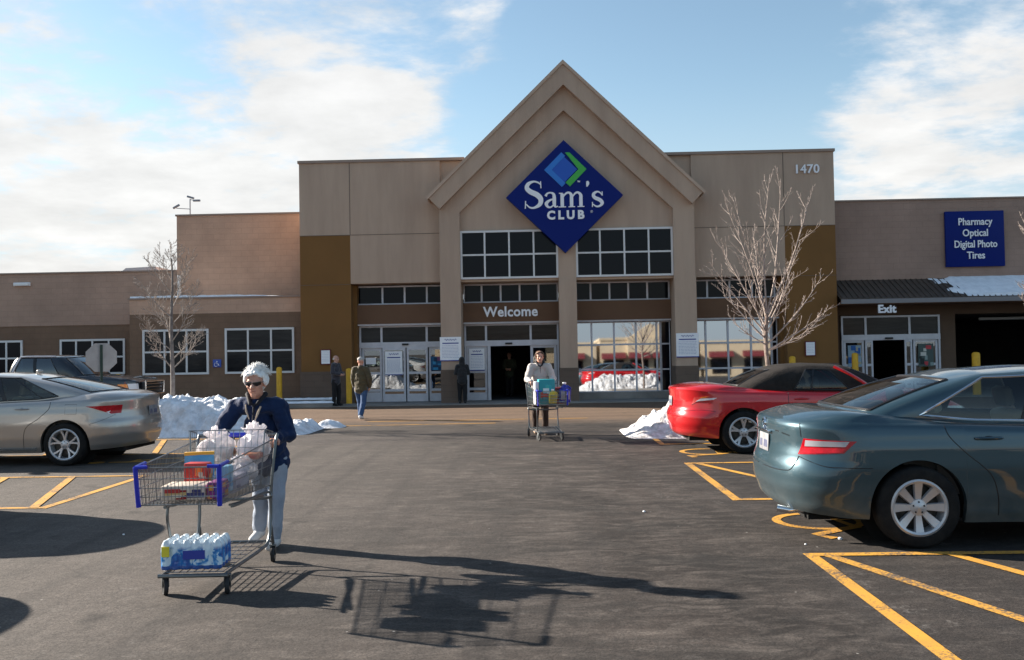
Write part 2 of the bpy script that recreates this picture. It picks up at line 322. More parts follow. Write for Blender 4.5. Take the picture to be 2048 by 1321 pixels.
    wq = t.nodes.new('ShaderNodeVectorMath'); wq.operation = 'ADD'; wn = t.nodes.new('ShaderNodeTexNoise'); wn.inputs['Scale'].default_value = .6; wn.inputs['Detail'].default_value = 6; lk(P, wn.inputs['Vector']); wsc = t.nodes.new('ShaderNodeVectorMath'); wsc.operation = 'SCALE'; lk(wn.outputs['Color'], wsc.inputs[0]); wsc.inputs[3].default_value = 2.2
    lk(P, wq.inputs[0]); lk(wsc.outputs[0], wq.inputs[1]); lk(wq.outputs[0], vc.inputs['Vector'])
    c = mixc(mul(rg(vc.outputs['Distance'], .0030, .0018), .22), c, (.022, .021, .021))
    lk(c, b.inputs['Base Color'])
    rgh = t.nodes.new('ShaderNodeMath'); rgh.operation = 'SUBTRACT'; rgh.inputs[0].default_value = .92; lk(mul(wet, .35), rgh.inputs[1]); lk(rgh.outputs[0], b.inputs['Roughness'])
    b.inputs['Specular IOR Level'].default_value = .25
    bn = t.nodes.new('ShaderNodeBump'); bn.inputs['Strength'].default_value = .55; bn.inputs['Distance'].default_value = .006; lk(sp.outputs[0], bn.inputs['Height'])
    bn2 = t.nodes.new('ShaderNodeBump'); bn2.inputs['Strength'].default_value = .5; bn2.inputs['Distance'].default_value = .03; lk(nz(3, 8, .7), bn2.inputs['Height']); lk(bn.outputs[0], bn2.inputs['Normal']); lk(bn2.outputs[0], b.inputs['Normal'])
    return m
M['asphalt'] = asphalt()
g = MB().add([(-900, -900, 0), (900, -900, 0), (900, 900, 0), (-900, 900, 0)], [(0, 1, 2, 3)]).obj('ground', M['asphalt']); struct(g)
def paintmat():
    m = mat('road_paint_yellow', (.60, .30, .035), .75, col2=(.50, .25, .04), ns=4); t = m.node_tree; b = t.nodes['Principled BSDF']; lk = t.links.new
    tcn = t.nodes.new('ShaderNodeTexCoord'); n = t.nodes.new('ShaderNodeTexNoise'); n.inputs['Scale'].default_value = 38; n.inputs['Detail'].default_value = 7; n.inputs['Roughness'].default_value = .75; lk(tcn.outputs['Object'], n.inputs['Vector'])
    n3 = t.nodes.new('ShaderNodeTexNoise'); n3.inputs['Scale'].default_value = 2.2; n3.inputs['Detail'].default_value = 4; lk(tcn.outputs['Object'], n3.inputs['Vector'])
    a = t.nodes.new('ShaderNodeMath'); a.operation = 'MULTIPLY_ADD'; lk(n3.outputs[0], a.inputs[0]); a.inputs[1].default_value = .7; lk(n.outputs[0], a.inputs[2])
    r = t.nodes.new('ShaderNodeMapRange'); lk(a.outputs[0], r.inputs[0]); r.inputs[1].default_value = .86; r.inputs[2].default_value = 1.0
    old = b.inputs['Base Color'].links[0].from_socket; x = t.nodes.new('ShaderNodeMix'); x.data_type = 'RGBA'; lk(r.outputs[0], x.inputs[0]); lk(old, x.inputs[6]); x.inputs[7].default_value = (.09, .07, .055, 1); lk(x.outputs[2], b.inputs['Base Color'])
    return m
M['paint'] = paintmat()
def line_obj(name, segs, w=.1, z=.004):
    mb = MB()
    for i, (x0, y0, x1, y1) in enumerate(segs):
        d = Vector((x1 - x0, y1 - y0, 0)); n = Vector((-d.y, d.x, 0)).normalized() * w / 2; zq = z + i * .0012
        mb.add([(x0 + n.x, y0 + n.y, zq), (x0 - n.x, y0 - n.y, zq), (x1 - n.x, y1 - n.y, zq), (x1 + n.x, y1 + n.y, zq)], [(0, 1, 2, 3)])
    return struct(mb.obj(name, M['paint']))
def hatch(xe, y0, y1, sgn, x_far, n=5):
    segs = [(xe, y0 - .05, xe, y1 + .05), (xe, y0, x_far, y0), (xe, y1, x_far, y1)]
    for k in range(n):
        xs = xe + sgn * (.12 + .95 * k); ye = y1 if sgn > 0 else y0; dx = sgn * (y1 - y0) / 2.85; 
        segs.append((xs, ye, xs + dx, (y0 if sgn > 0 else y1)))
    return segs
line_obj('parking_markings', hatch(2.13, 9.88, 13.04, 1, 8.2))
line_obj('parking_markings', hatch(2.13, 4.1, 7.22, 1, 8.2))
line_obj('parking_markings', hatch(2.13, 15.7, 18.4, 1, 8.2, 4))
line_obj('parking_markings', hatch(-5.53, 9.92, 12.5, -1, -11.6))
line_obj('parking_markings', hatch(-5.53, 15.3, 17.9, -1, -11.6, 4))
line_obj('parking_markings', [(-6.6, 20.6, -1.0, 20.9), (-4.2, 21.9, 1.2, 22.0)], .09)
def wheelchair(x, y, rz):
    mb = MB(); W_ = .085
    ring = [(.38 * math.cos(a), .38 * math.sin(a)) for a in [R(-200 + 290 * i / 26) for i in range(27)]]
    def ribbon(p, w, z):
        rows = []
        for i, q in enumerate(p):
            a = Vector(p[max(0, i - 1)]); b = Vector(p[min(len(p) - 1, i + 1)]); d = (b - a).normalized(); n = Vector((-d.y, d.x)) * w / 2
            rows.append([(q[0] + n.x, q[1] + n.y, z), (q[0] - n.x, q[1] - n.y, z)])
        mb.grid(rows)
    ribbon(ring, W_, .004); ribbon([(-.05, .78), (0, .18), (.36, .16), (.55, -.36), (.74, -.30)], .11, .0052); ribbon([(.0, .44), (.3, .44)], .08, .0064)
    mb.add([(.13 * math.cos(2 * PI * i / 16) - .06, .13 * math.sin(2 * PI * i / 16) + .98, .004) for i in range(16)], [tuple(range(16))])
    o = mb.obj('wheelchair_marking', M['paint']); o.location = (x, y, 0); o.rotation_euler = (0, 0, rz); return struct(o)
wheelchair(2.62, 8.62, R(-75)); wheelchair(2.66, 14.5, R(-90)); wheelchair(-6.05, 14.2, R(90))
# pavement along the store, flush at the doors
pv = MB(); pv.box(-26, 26, 28.3, 40, -.1, .03); struct(pv.obj('sidewalk', M['conc'], smooth=False))

# ---------------------------------------------------------------- store
ST = thing('store_building', 'large beige and brown warehouse store with a steep gable entrance', 'store', (1, 29.5, 0))
def part(mb, name, m, parent=None, smooth=False, **k): return mb.obj(name, m, parent or ST, smooth=smooth, world=True, **k)
def window(x0, x1, z0, z1, y, xs=(), zs=(), fw=.06, mw=.05, fm=None, gm=None, name='window', d=.07, tilt=0):
    f = MB(); f.box(x0, x1, y, y + d, z0, z0 + fw); f.box(x0, x1, y, y + d, z1 - fw, z1); f.box(x0, x0 + fw, y, y + d, z0 + fw, z1 - fw); f.box(x1 - fw, x1, y, y + d, z0 + fw, z1 - fw)
    for x in xs: f.box(x - mw / 2, x + mw / 2, y + .006, y + d, z0 + fw, z1 - fw)
    for z in zs: f.box(x0 + fw, x1 - fw, y + .009, y + d, z - mw / 2, z + mw / 2)
    o = part(f, name, fm or M['alu']); g = MB()
    if tilt:                                               # panes sit a shade out of plumb, like any real curtain wall
        cols = [x0 + .01] + list(xs) + [x1 - .01]; rws = [z0 + .01] + list(zs) + [z1 - .01]; rnd = random.Random(3)
        for a, b in zip(cols, cols[1:]):
            for c, e in zip(rws, rws[1:]):
                k = math.tan(R(tilt + rnd.uniform(-.03, .03))) * (e - c) / 2; yy = y + d * .55
                q = rnd.uniform(-.0006, .0006)
                g.add([(a, yy - k + q, c), (b, yy - k - q, c), (b, yy + k - q, e), (a, yy + k + q, e)], [(0, 1, 2, 3)])
    else: g.box(x0 + .01, x1 - .01, y + d * .5, y + d * .5 + .012, z0 + .01, z1 - .01)
    part(g, 'pane', gm or M['darkglass'], o); return o
# --- gable roof slab, stepped fascias
def chev(ax, az, half, drop, t, y0, y1, m, name, foot=0):
    # chevron band: apex (ax,az), running down 'half' sideways and 'drop' down, vertical thickness t, square-cut feet
    s = Vector((half, -drop)).normalized(); n = Vector((-s.y, s.x)) * -1
    tn = t * (half / math.hypot(half, drop))
    nx, nz = -drop / math.hypot(half, drop), -half / math.hypot(half, drop)
    a = (ax + half, az - drop); b = (a[0] + nx * tn, a[1] + nz * tn); a2 = (ax - half, a[1]); b2 = (ax - half - nx * tn, b[1])
    return [a2, (ax, az), a, b, (ax, az - t), b2]
GX = .98
o_ = chev(GX, 10.98, 4.43, 4.3, .74, 0, 0, 0, 0)
part(MB().prism(o_, 28.85, 33.5), 'gable_fascia', M['beige'])
o_ = chev(GX, 11.03, 4.50, 4.36, .13, 0, 0, 0, 0)
part(MB().prism(o_, 28.80, 33.5), 'gable_coping', M['beiget'])
pent = [(-3.12, 3.96), (-3.12, 6.45), (GX, 10.30), (5.13, 6.45), (5.13, 3.96), (4.45, 3.96), (4.45, 6.2), (GX, 9.47), (-2.46, 6.2), (-2.46, 3.96)]
part(MB().prism(pent, 29.1, 30.6), 'gable_frame', M['beige'])
part(MB().prism([(-2.46, 5.62), (-2.46, 6.2), (GX, 9.47), (4.45, 6.2), (4.45, 5.62)], 29.28, 30.6), 'gable_wall', M['beige'])
# --- tower block
w = MB(); w.box(-6.12, -3.12, 29.5, 36, 3.98, 8.0); w.box(5.13, 8.12, 29.5, 36, 3.98, 8.0); w.box(-7.8, -6.12, 29.5, 36, 5.6, 8.0); w.box(8.12, 9.76, 29.5, 36, 5.6, 8.0)
w.box(-3.12, 5.13, 30.7, 36, 3.98, 8.0); w.box(-3.12, -1.6, 29.6, 30.7, 6.5, 8.0); w.box(3.6, 5.13, 29.6, 30.7, 6.5, 8.0); part(w, 'tower_wall', M['beige'])
for a_, b_ in ((-7.84, -2.3), (4.2, 9.8)): part(MB().box(a_, b_, 29.45, 36.05, 8.0, 8.09), 'parapet_cap', M['cap'])
w = MB()
for x in (-6.12, 8.12): part(MB().box(x - .011, x + .011, 29.494, 29.5, 5.6, 8.0), 'control_joint', M['joint'])
for a, b in ((-7.8, -3.13), (5.14, 9.76)): part(MB().box(a, b, 29.492, 29.5, 5.585, 5.605), 'control_joint', M['joint'])
for a_ in (-7.8, 8.12): part(MB().box(a_, a_ + 1.66, 29.490, 29.5, 3.95, 3.965), 'control_joint', M['joint'])
for x0, x1 in ((-7.8, -6.12), (8.12, 9.76)):
    part(MB().box(x0, x1, 29.503, 36, 1.1, 5.6), 'corner_pier', M['brown']); part(MB().box(x0 - .03, x1 + .0, 29.46, 36, 0, 1.1), 'stone_base', M['stone'])
for x0, x1 in ((-3.12, -2.46), (.73, 1.30), (4.45, 5.15)):
    c_ = part(MB().box(x0, x1, 29.1, 30.1, 1.1, 3.96), 'column', M['beige']); part(MB().box(x0 - .02, x1 + .02, 29.06, 30.1, 0, 1.1), 'stone_base', M['stone'], c_)
part(MB().box(.73, 1.30, 29.17, 30.0, 3.965, 5.62), 'mullion_pier', M['beige'])
# --- upper gable windows
for x0, x1 in ((-2.46, .73), (1.30, 4.45)):
    window(x0 + .003, x1 - .003, 4.03, 5.61, 29.2, [x0 + (x1 - x0) * k / 4 for k in (1, 2, 3)], [4.82], .065, .055, M['white'], M['darkglass'], 'gable_window', .1)
for a_, b_ in ((-2.46, .73), (1.30, 4.45)): part(MB().box(a_, b_, 29.3, 30.2, 3.95, 4.025), 'lintel', M['beiget'])
# --- recess: clerestory, brown band, storefronts
bays = [(-6.12, -3.12), (-2.46, .73), (1.30, 4.45), (5.15, 8.12)]
for i, (x0, x1) in enumerate(bays):
    nn = 4 if i in (0, 3) else 5; off_ = (.18, -.02, -.12, -.2)[i]
    window(x0 + .004, x1 - .004, 3.3, 3.94, 30.15, [x0 + off_ + (x1 - x0) * k / nn for k in range(1, nn + (i == 3))], (), .05, .06, M['alu'], M['darkglass'], 'clerestory_window')
    part(MB().box(x0 + .003, x1 - .003, 29.92, 30.6, 2.66, 3.297), 'brown_band', M['band'])
    part(MB().box(x0 + .003, x1 - .003, 29.97, 30.6, 2.60, 2.657), 'band_trim', M['alu'])
for a_ in (-6.12, 8.0): part(MB().box(a_, a_ + .12, 29.9, 30.8, 0, 3.95), 'recess_jamb', M['brown'])
def doorset(x0, x1, xs, opening, y=30.2, ztop=2.6, zh=1.98, zl=None):
    # transom lights, header, side lights and door leaves; 'opening' is the clear gap
    f = MB(); f.box(x0, x1, y, y + .1, ztop - .06, ztop); f.box(x0, x1, y - .02, y + .12, zh - .13, zh + .06)
    for x in xs: f.box(x - .035, x + .035, y + .004, y + .1, zh + .06, ztop - .06)
    f.box(x0, x0 + .06, y, y + .1, .03, ztop - .06); f.box(x1 - .06, x1, y, y + .1, .03, ztop - .06)
    fr = part(f, 'entrance_frame', M['alu']); part(MB().box(x0 + .05, x1 - .05, y + .045, y + .055, zh + .05, ztop - .05), 'pane', M['blind'], fr)
    return fr
def leaf(x0, x1, y, zt, rails=(1.0, .42), kick=.30, name='sliding_door', gm=None, st=.07):
    f = MB(); f.box(x0, x0 + st, y, y + .05, .04, zt); f.box(x1 - st, x1, y, y + .05, .04, zt); f.box(x0 + st, x1 - st, y, y + .05, zt - .08, zt); f.box(x0 + st, x1 - st, y, y + .05, .04, kick)
    for z in rails: f.box(x0 + st, x1 - st, y + .003, y + .05, z - .04, z + .04)
    o = part(f, name, M['alu']); part(MB().box(x0 + .03, x1 - .03, y + .02, y + .03, .1, zt - .04), 'pane', gm or M['shopglass'], o); return o
M['shopglass'] = glassmat('shop_glass', (.55, .6, .62), .16)
doorset(-6.0, -3.13, (-5.25, -3.72), None)
leaf(-5.92, -5.25, 30.24, 1.85, kick=.36); leaf(-5.22, -4.44, 30.17, 1.85); leaf(-4.40, -3.69, 30.17, 1.85); leaf(-3.66, -3.16, 30.24, 1.85)
doorset(-2.45, .72, (-1.72, -.22), None)
leaf(-2.38, -1.70, 30.24, 1.85, kick=.30); leaf(-.24, .64, 30.24, 1.85, kick=.30, st=.09)
part(MB().box(-1.68, -1.58, 30.18, 30.3, .04, 1.85), 'door_post', M['alu'])
part(MB().bevbox(-1.08, -.84, 30.10, 30.18, 1.90, 1.96, .015), 'door_sensor', M['black'])
part(MB().bevbox(-4.55, -4.33, 30.10, 30.18, 1.93, 1.99, .015), 'door_sensor', M['black'])
# mirror-like lobby glazing
window(1.31, 4.12, .25, 2.59, 30.2, (1.82, 2.57, 3.30, 3.99), (1.83, .98), .03, .06, M['alu'], M['mirror'], 'lobby_window', .08, .68)
window(4.13, 4.44, .25, 2.59, 30.24, (), (1.83, .98), .03, .05, M['alu'], M['darkglass'], 'lobby_window', .08)
window(5.16, 7.80, .25, 2.59, 30.2, (5.62, 6.36, 7.12), (1.83, .98), .03, .06, M['alu'], M['mirror'], 'lobby_window', .08, .68)
window(7.81, 8.0, .25, 2.59, 30.24, (), (1.83,), .03, .05, M['alu'], M['darkglass'], 'lobby_window', .08)
for a_, b_ in ((1.30, 4.45), (5.15, 8.0)): part(MB().box(a_, b_, 30.05, 30.4, 0, .25), 'window_plinth', M['conc'])
# --- interior
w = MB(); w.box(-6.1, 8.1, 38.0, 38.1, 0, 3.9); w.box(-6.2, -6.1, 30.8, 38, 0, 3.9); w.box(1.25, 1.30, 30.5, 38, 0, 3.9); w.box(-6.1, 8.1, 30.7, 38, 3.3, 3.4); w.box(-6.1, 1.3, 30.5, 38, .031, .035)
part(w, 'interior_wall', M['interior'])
part(MB().box(1.3, 8.1, 30.6, 30.65, 0, 3.9), 'interior_wall', M['dark'])  # near-black sheet standing in for the unlit room behind the lobby glazing
# --- left wings
w = MB(); w.box(-13.75, -7.81, 30.0, 31.5, 3.12, 3.62); part(w, 'wing_wall', M['pink'])
w = MB(); w.box(-13.75, -7.81, 30.0, 31.5, 0, 3.12); part(w, 'wing_base', M['block'])
part(MB().box(-12.72, -7.81, 31.5, 44, 3.4, 6.66), 'upper_wing_wall', M['pink'])
part(MB().box(-12.76, -7.81, 31.46, 44, 6.66, 6.72), 'parapet_cap', M['cap'])
part(MB().box(-13.79, -7.81, 29.96, 31.5, 3.62, 3.67), 'parapet_cap', M['cap'])
part(MB().box(-40, -12.73, 31.6, 44, 2.86, 4.72), 'wing_wall', M['pinkd'])
part(MB().box(-40, -13.75, 31.62, 44, 0, 2.86), 'wing_base', M['block'])
part(MB().box(-40, -12.73, 31.55, 44, 4.72, 4.77), 'parapet_cap', M['cap'])
for x0, x1 in ((-13.30, -11.05), (-10.5, -8.15)):
    window(x0, x1, 1.07, 2.60, 29.95, [x0 + (x1 - x0) * k / 3 for k in (1, 2)], [1.84], .07, .06, M['white'], M['blind'])
for x0, x1, q in ((-17.0, -14.65, (1, 2, 3)), (-20.7, -18.35, (1, 2, 3))):
    window(x0, x1, 1.1, 2.36, 31.57, [x0 + (x1 - x0) * k / 4 for k in q], [1.72], .07, .06, M['white'], M['darkglass'])
ld = MB()
for i in range(30):
    x0 = -13.7 + i * .19; h = .05 + .025 * noise.noise(Vector((i * .4, 3, 0))); 
ld.grid([[(-13.72 + 5.2 * i / 60, y, 3.675 + (.06 + .03 * noise.noise(Vector((i * .3, y * 2, 0)))) * (1 if 0 < k < 3 else 0) * min(1, (60 - i) / 18)) for k, y in enumerate((29.97, 29.99, 30.3, 30.5))] for i in range(61)])
tag(ld.obj('snow_ledge', M['snow']), 'thin strip of snow on the low parapet ledge left of the entrance', 'snow')
part(MB().tube([(-12.6, 31.38, 4.55), (-12.6, 31.38, 3.68)], .07, 10), 'downspout', M['white'], smooth=True)
# --- right wing
w = MB(); w.box(9.77, 40, 30.5, 44, 3.85, 6.50); part(w, 'wing_wall', M['pinkr'])
part(MB().box(9.77, 40, 30.46, 44, 6.50, 6.55), 'parapet_cap', M['cap'])
w = MB(); w.box(9.77, 10.15, 30.5, 32, 0, 3.85); w.box(13.45, 13.98, 30.5, 32, 0, 3.85); w.box(10.15, 13.45, 30.5, 32, 2.66, 3.85); w.box(13.98, 26, 30.5, 32, 2.66, 3.85); w.box(20, 40, 30.5, 32, 0, 2.66); part(w, 'wing_base', mat('brown_wing', (.115, .072, .047), .9, col2=(.10, .064, .042), ns=1, bump=.3))
# awning roof of standing-seam tiles
aw = MB(); aw.prism([(0, 0)], 0, 0) if 0 else None
yb, zb, yf, zf = 30.49, 3.84, 29.2, 3.16
aw.add([(9.78, yf, zf), (40, yf, zf), (40, yb, zb), (9.78, yb, zb), (9.78, yf, zf - .04), (40, yf, zf - .04), (40, yb, zb - .04), (9.78, yb, zb - .04)], [(0, 1, 2, 3), (4, 7, 6, 5), (0, 4, 5, 1), (0, 3, 7, 4), (1, 5, 6, 2)])
for i in range(170):
    x = 9.84 + i * .18
    aw.add([(x - .012, yf, zf + .001), (x + .012, yf, zf + .001), (x + .012, yb, zb), (x - .012, yb, zb), (x - .012, yf, zf + .028), (x + .012, yf, zf + .028), (x + .012, yb, zb + .027), (x - .012, yb, zb + .027)], [(0, 1, 5, 4), (1, 2, 6, 5), (3, 0, 4, 7), (4, 5, 6, 7)])
part(aw, 'awning_roof', mat('awning_metal', (.10, .075, .06), .55, .3, col2=(.07, .055, .045), ns=3))
part(MB().box(9.78, 40, 29.15, 29.2, 3.0, 3.14), 'gutter', mat('gutter_metal', (.22, .21, .22), .5, .4))
part(MB().box(9.78, 40, 29.2, 30.5, 2.98, 3.02), 'soffit', M['band'])
doorset(10.17, 13.43, (10.98, 12.43), None, 30.4, 2.64, 1.95)
leaf(10.25, 10.92, 30.44, 1.83); leaf(10.95, 11.2, 30.40, 1.83, st=.06); leaf(12.25, 12.5, 30.40, 1.83, st=.06); leaf(12.55, 13.35, 30.44, 1.83)
part(MB().bevbox(11.6, 11.84, 30.28, 30.38, 1.85, 1.91, .015), 'door_sensor', M['black'])
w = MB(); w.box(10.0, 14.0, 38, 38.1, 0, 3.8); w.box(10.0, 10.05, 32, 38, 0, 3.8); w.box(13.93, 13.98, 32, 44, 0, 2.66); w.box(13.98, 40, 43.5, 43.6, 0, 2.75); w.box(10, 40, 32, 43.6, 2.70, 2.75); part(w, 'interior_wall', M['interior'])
part(MB().tube([(15.2, 31.4, 2.5), (20, 31.4, 2.52)], .05, 8), 'service_pipe', mat('pipe_grey', (.32, .32, .31), .6), smooth=True)
# snow on the awning
def snow_awning():
    rows = []; nx, ny = 150, 14
    for i in range(nx + 1):
        x = 12.3 + 12 * i / nx; row = []
        for j in range(ny + 1):
            t = j / ny; y = yf + (yb - yf) * t; zr = zf + (zb - zf) * t
            edge = (x - 13.1) * 1.0 + (t - .5) * .5 + 1.1 * noise.noise(Vector((x * 1.8, t * 3, 2))) - .2 
            h = max(0, min(1, edge * 1.6)) * .10 - .03 + .02 * noise.noise(Vector((x * 3, t * 5, 0)))
            if j == 0: h = -.05
            row.append((x, y - (.02 if j == 1 else 0), zr + h))
        rows.append(row)
    return MB().grid(rows).obj('snow_sheet', M['snow'])
tag(snow_awning(), 'sheet of snow melting off the sloped awning roof by the exit', 'snow')
tag(MB().add([(-15.6, 33, 4.75), (-13.9, 33, 4.75), (-13.9, 36, 4.75), (-15.6, 36, 4.75), (-15.3, 33.1, 5.02), (-14.2, 33.1, 5.06), (-14.2, 35.9, 5.06), (-15.3, 35.9, 5.02)], [(0, 1, 5, 4), (1, 2, 6, 5), (2, 3, 7, 6), (3, 0, 4, 7), (4, 5, 6, 7)]).obj('rooftop_unit', mat('roof_unit_grey', (.45, .44, .44), .6), smooth=False), 'low grey rooftop unit behind the left wing parapet', 'roof unit')
# wall lamp
t = thing('wall_light', 'white rectangular wall light high on the far left wing', 'wall light', (-18.35, 31.6, 4.36)); MB().bevbox(-.3, .3, -.06, 0, -.06, .06, .01).obj('housing', M['wht'], t); MB().box(-.27, .27, -.11, -.061, -.05, .03).obj('diffuser', mat('lamp_cover', (.8, .8, .78), .3), t, smooth=False)
# camera mast on the roof corner
t = thing('camera_mast', 'small antenna mast with cameras on the left roof corner', 'antenna', (-12.35, 31.8, 6.7))
gm = mat('galvanised', (.28, .28, .30), .45, .6)
MB().tube([(0, 0, 0), (0, 0, .62)], .022, 8).tube([(-.5, 0, .30), (.0, 0, .26)], .012, 6).tube([(0, 0, .6), (.22, 0, .56)], .012, 6).obj('mast', gm, t)
for x, z, q in ((-.5, .36, .5), (.02, .68, -.3), (.24, .56, 0)):
    mb = MB(); mb.M = Matrix.Translation((x, 0, z)) @ Matrix.Rotation(-q, 4, 'Y'); mb.bevbox(-.13, .13, -.04, .04, -.035, .035, .015); mb.obj('camera_housing', gm, t)

# ---------------------------------------------------------------- signs
def stroke(mb, pts, y, ext, mi=None, n=8, smoothp=True):  # (x, z, width) brush stroke, extruded
    P = cr([tuple(p) for p in pts], n) if smoothp and len(pts) > 2 else [tuple(map(float, p)) for p in pts]
    rows = []
    for i, q in enumerate(P):
        a = Vector(P[max(0, i - 1)][:2]); b = Vector(P[min(len(P) - 1, i + 1)][:2]); d = (b - a); d = d.normalized() if d.length else Vector((1, 0)); nn = Vector((-d.y, d.x)) * q[2] / 2
        L_, R_ = (q[0] + nn.x, q[1] + nn.y), (q[0] - nn.x, q[1] - nn.y)
        rows.append([(L_[0], y, L_[1]), (R_[0], y, R_[1]), (R_[0], y + ext, R_[1]), (L_[0], y + ext, L_[1])])
    mb.grid(rows, True); b = len(mb.v)
    mb.add(rows[0] + rows[-1], [(0, 1, 2, 3), (7, 6, 5, 4)])
DS = thing('diamond_sign', 'dark blue diamond store sign with white lettering on the gable', 'sign', (.96, 29.0, 6.62))
def dia(hw, hh, cx=0, cz=0): return [(cx - hw, cz), (cx, cz + hh), (cx + hw, cz), (cx, cz - hh)]
mb = MB(); mb.prism(dia(1.88, 1.82), -.12, .12); mb.obj('sign_panel', M['blue'], DS, smooth=False)
# stacked-diamond emblem
ecx, ecz = .02, .86
mb = MB(); mb.prism([(ecx - .66, ecz), (ecx - .10, ecz + .56), (ecx + .02, ecz + .44), (ecx - .42, ecz), (ecx + .02, ecz - .44), (ecx - .10, ecz - .56)], -.137, -.121); mb.obj('emblem', mat('emblem_light_blue', (.02, .19, .62), .4), DS, smooth=False)
mb = MB(); mb.prism(dia(.42, .42, ecx - .02, ecz), -.131, -.121); mb.obj('emblem', mat('emblem_blue', (.006, .09, .48), .4), DS, smooth=False)
mb = MB(); mb.prism([(ecx + .02, ecz + .55), (ecx + .16, ecz + .55), (ecx + .70, ecz), (ecx + .16, ecz - .55), (ecx + .02, ecz - .42), (ecx + .44, ecz)], -.143, -.121); mb.obj('emblem', mat('emblem_green', (.05, .42, .06), .4), DS, smooth=False)
# serif wordmark drawn stroke by stroke (units: x-height .46, cap .92)
mb = MB(); y0 = -.15
def glyph(x, strokes):
    for k, (pts, sm) in enumerate(strokes): stroke(mb, [(x + p[0], p[1] * .88 - .36, p[2]) for p in pts], y0 - k * .0012, .03, smoothp=sm)
glyph(-1.27, [([(.50, .86, .035), (.42, .93, .05), (.28, .965, .06), (.12, .89, .11), (.06, .74, .14), (.17, .60, .16), (.38, .48, .17), (.50, .32, .16), (.47, .13, .13), (.30, .01, .07), (.15, .02, .05), (.03, .14, .035)], True), ([(.505, .97, .035), (.515, .72, .035)], False), ([(.015, .26, .035), (.00, -.02, .035)], False)])
def small_a(x):
    glyph(x, [([(.05, .42, .09), (.10, .51, .06), (.20, .545, .05), (.30, .50, .08), (.325, .38, .11), (.325, .14, .11), (.36, .03, .06), (.44, .045, .03)], True), ([(.31, .32, .04), (.17, .26, .07), (.07, .15, .11), (.12, .03, .07), (.22, .02, .05), (.32, .12, .04)], True)])
small_a(-.66)
glyph(-.17, [([(.09, .50, .11), (.09, .03, .11)], False), ([(-.01, .515, .03), (.11, .515, .03)], False), ([(-.03, .015, .03), (.21, .015, .03)], False),
    ([(.12, .38, .04), (.22, .51, .06), (.32, .53, .07), (.385, .44, .10), (.39, .30, .11), (.39, .03, .11)], True), ([(.29, .015, .03), (.50, .015, .03)], False),
    ([(.42, .38, .04), (.52, .51, .06), (.61, .53, .07), (.685, .44, .10), (.69, .30, .11), (.69, .03, .11)], True), ([(.58, .015, .03), (.80, .015, .03)], False)])
glyph(.69, [([(.03, .74, .04), (.06, .86, .10), (.04, .94, .06)], True)])
glyph(.86, [([(.34, .42, .03), (.28, .51, .04), (.18, .545, .06), (.07, .46, .10), (.10, .34, .11), (.27, .24, .12), (.34, .13, .11), (.27, .03, .07), (.15, .01, .05), (.04, .10, .03)], True), ([(.345, .55, .03), (.35, .40, .03)], False), ([(.03, .17, .03), (.025, -.01, .03)], False)])
mb.M = Matrix()
mb.obj('wordmark', M['wht'], DS, smooth=False)
mb = MB(); add_text(mb, 'CLUB', .02, -.14, -.62, .37, .015, .018, sx=1.0, space=1.5); add_text(mb, '\u00ae', .86, -.14, -.52, .11, .01); add_text(mb, '\u2122', .46, -.14, .44, .11, .01, .003); mb.obj('lettering', M['wht'], DS, smooth=False)
def letter_sign(name, txt, x, y, z, size, label, off=.02, sx=1., col='wht', space=1.05):
    t = thing(name, label, 'sign', (x, y, z))
    for ch in range(1): mb = MB(); add_text(mb, txt, 0, 0, 0, size, .03, off, sx=sx, space=space); mb.obj('lettering', M[col], t, smooth=False)
    return t
letter_sign('welcome_sign', 'Welcome', -.87, 29.88, 2.97, .46, 'white raised letters reading Welcome on the brown band over the open door', .012, .95)
letter_sign('exit_sign', 'Exit', 11.20, 29.12, 2.80, .35, 'white raised letters reading Exit above the right hand doors', .012)
letter_sign('address_sign', '1470', 8.87, 29.46, 7.42, .40, 'raised street number 1470 high on the tower corner', .006)
t = thing('department_sign', 'square blue wall sign listing Pharmacy, Optical, Digital Photo and Tires', 'sign', (14.66, 30.42, 5.15))
MB().bevbox(-.97, .97, -.05, .05, -.93, .93, .02).obj('sign_panel', M['blue'], t)
mb = MB()
for k, s in enumerate(('Pharmacy', 'Optical', 'Digital Photo', 'Tires')): add_text(mb, s, 0, -.075, .56 - .375 * k, .335, .012, .005, sx=.86 if k != 2 else .80)
mb.obj('lettering', M['wht'], t, smooth=False)
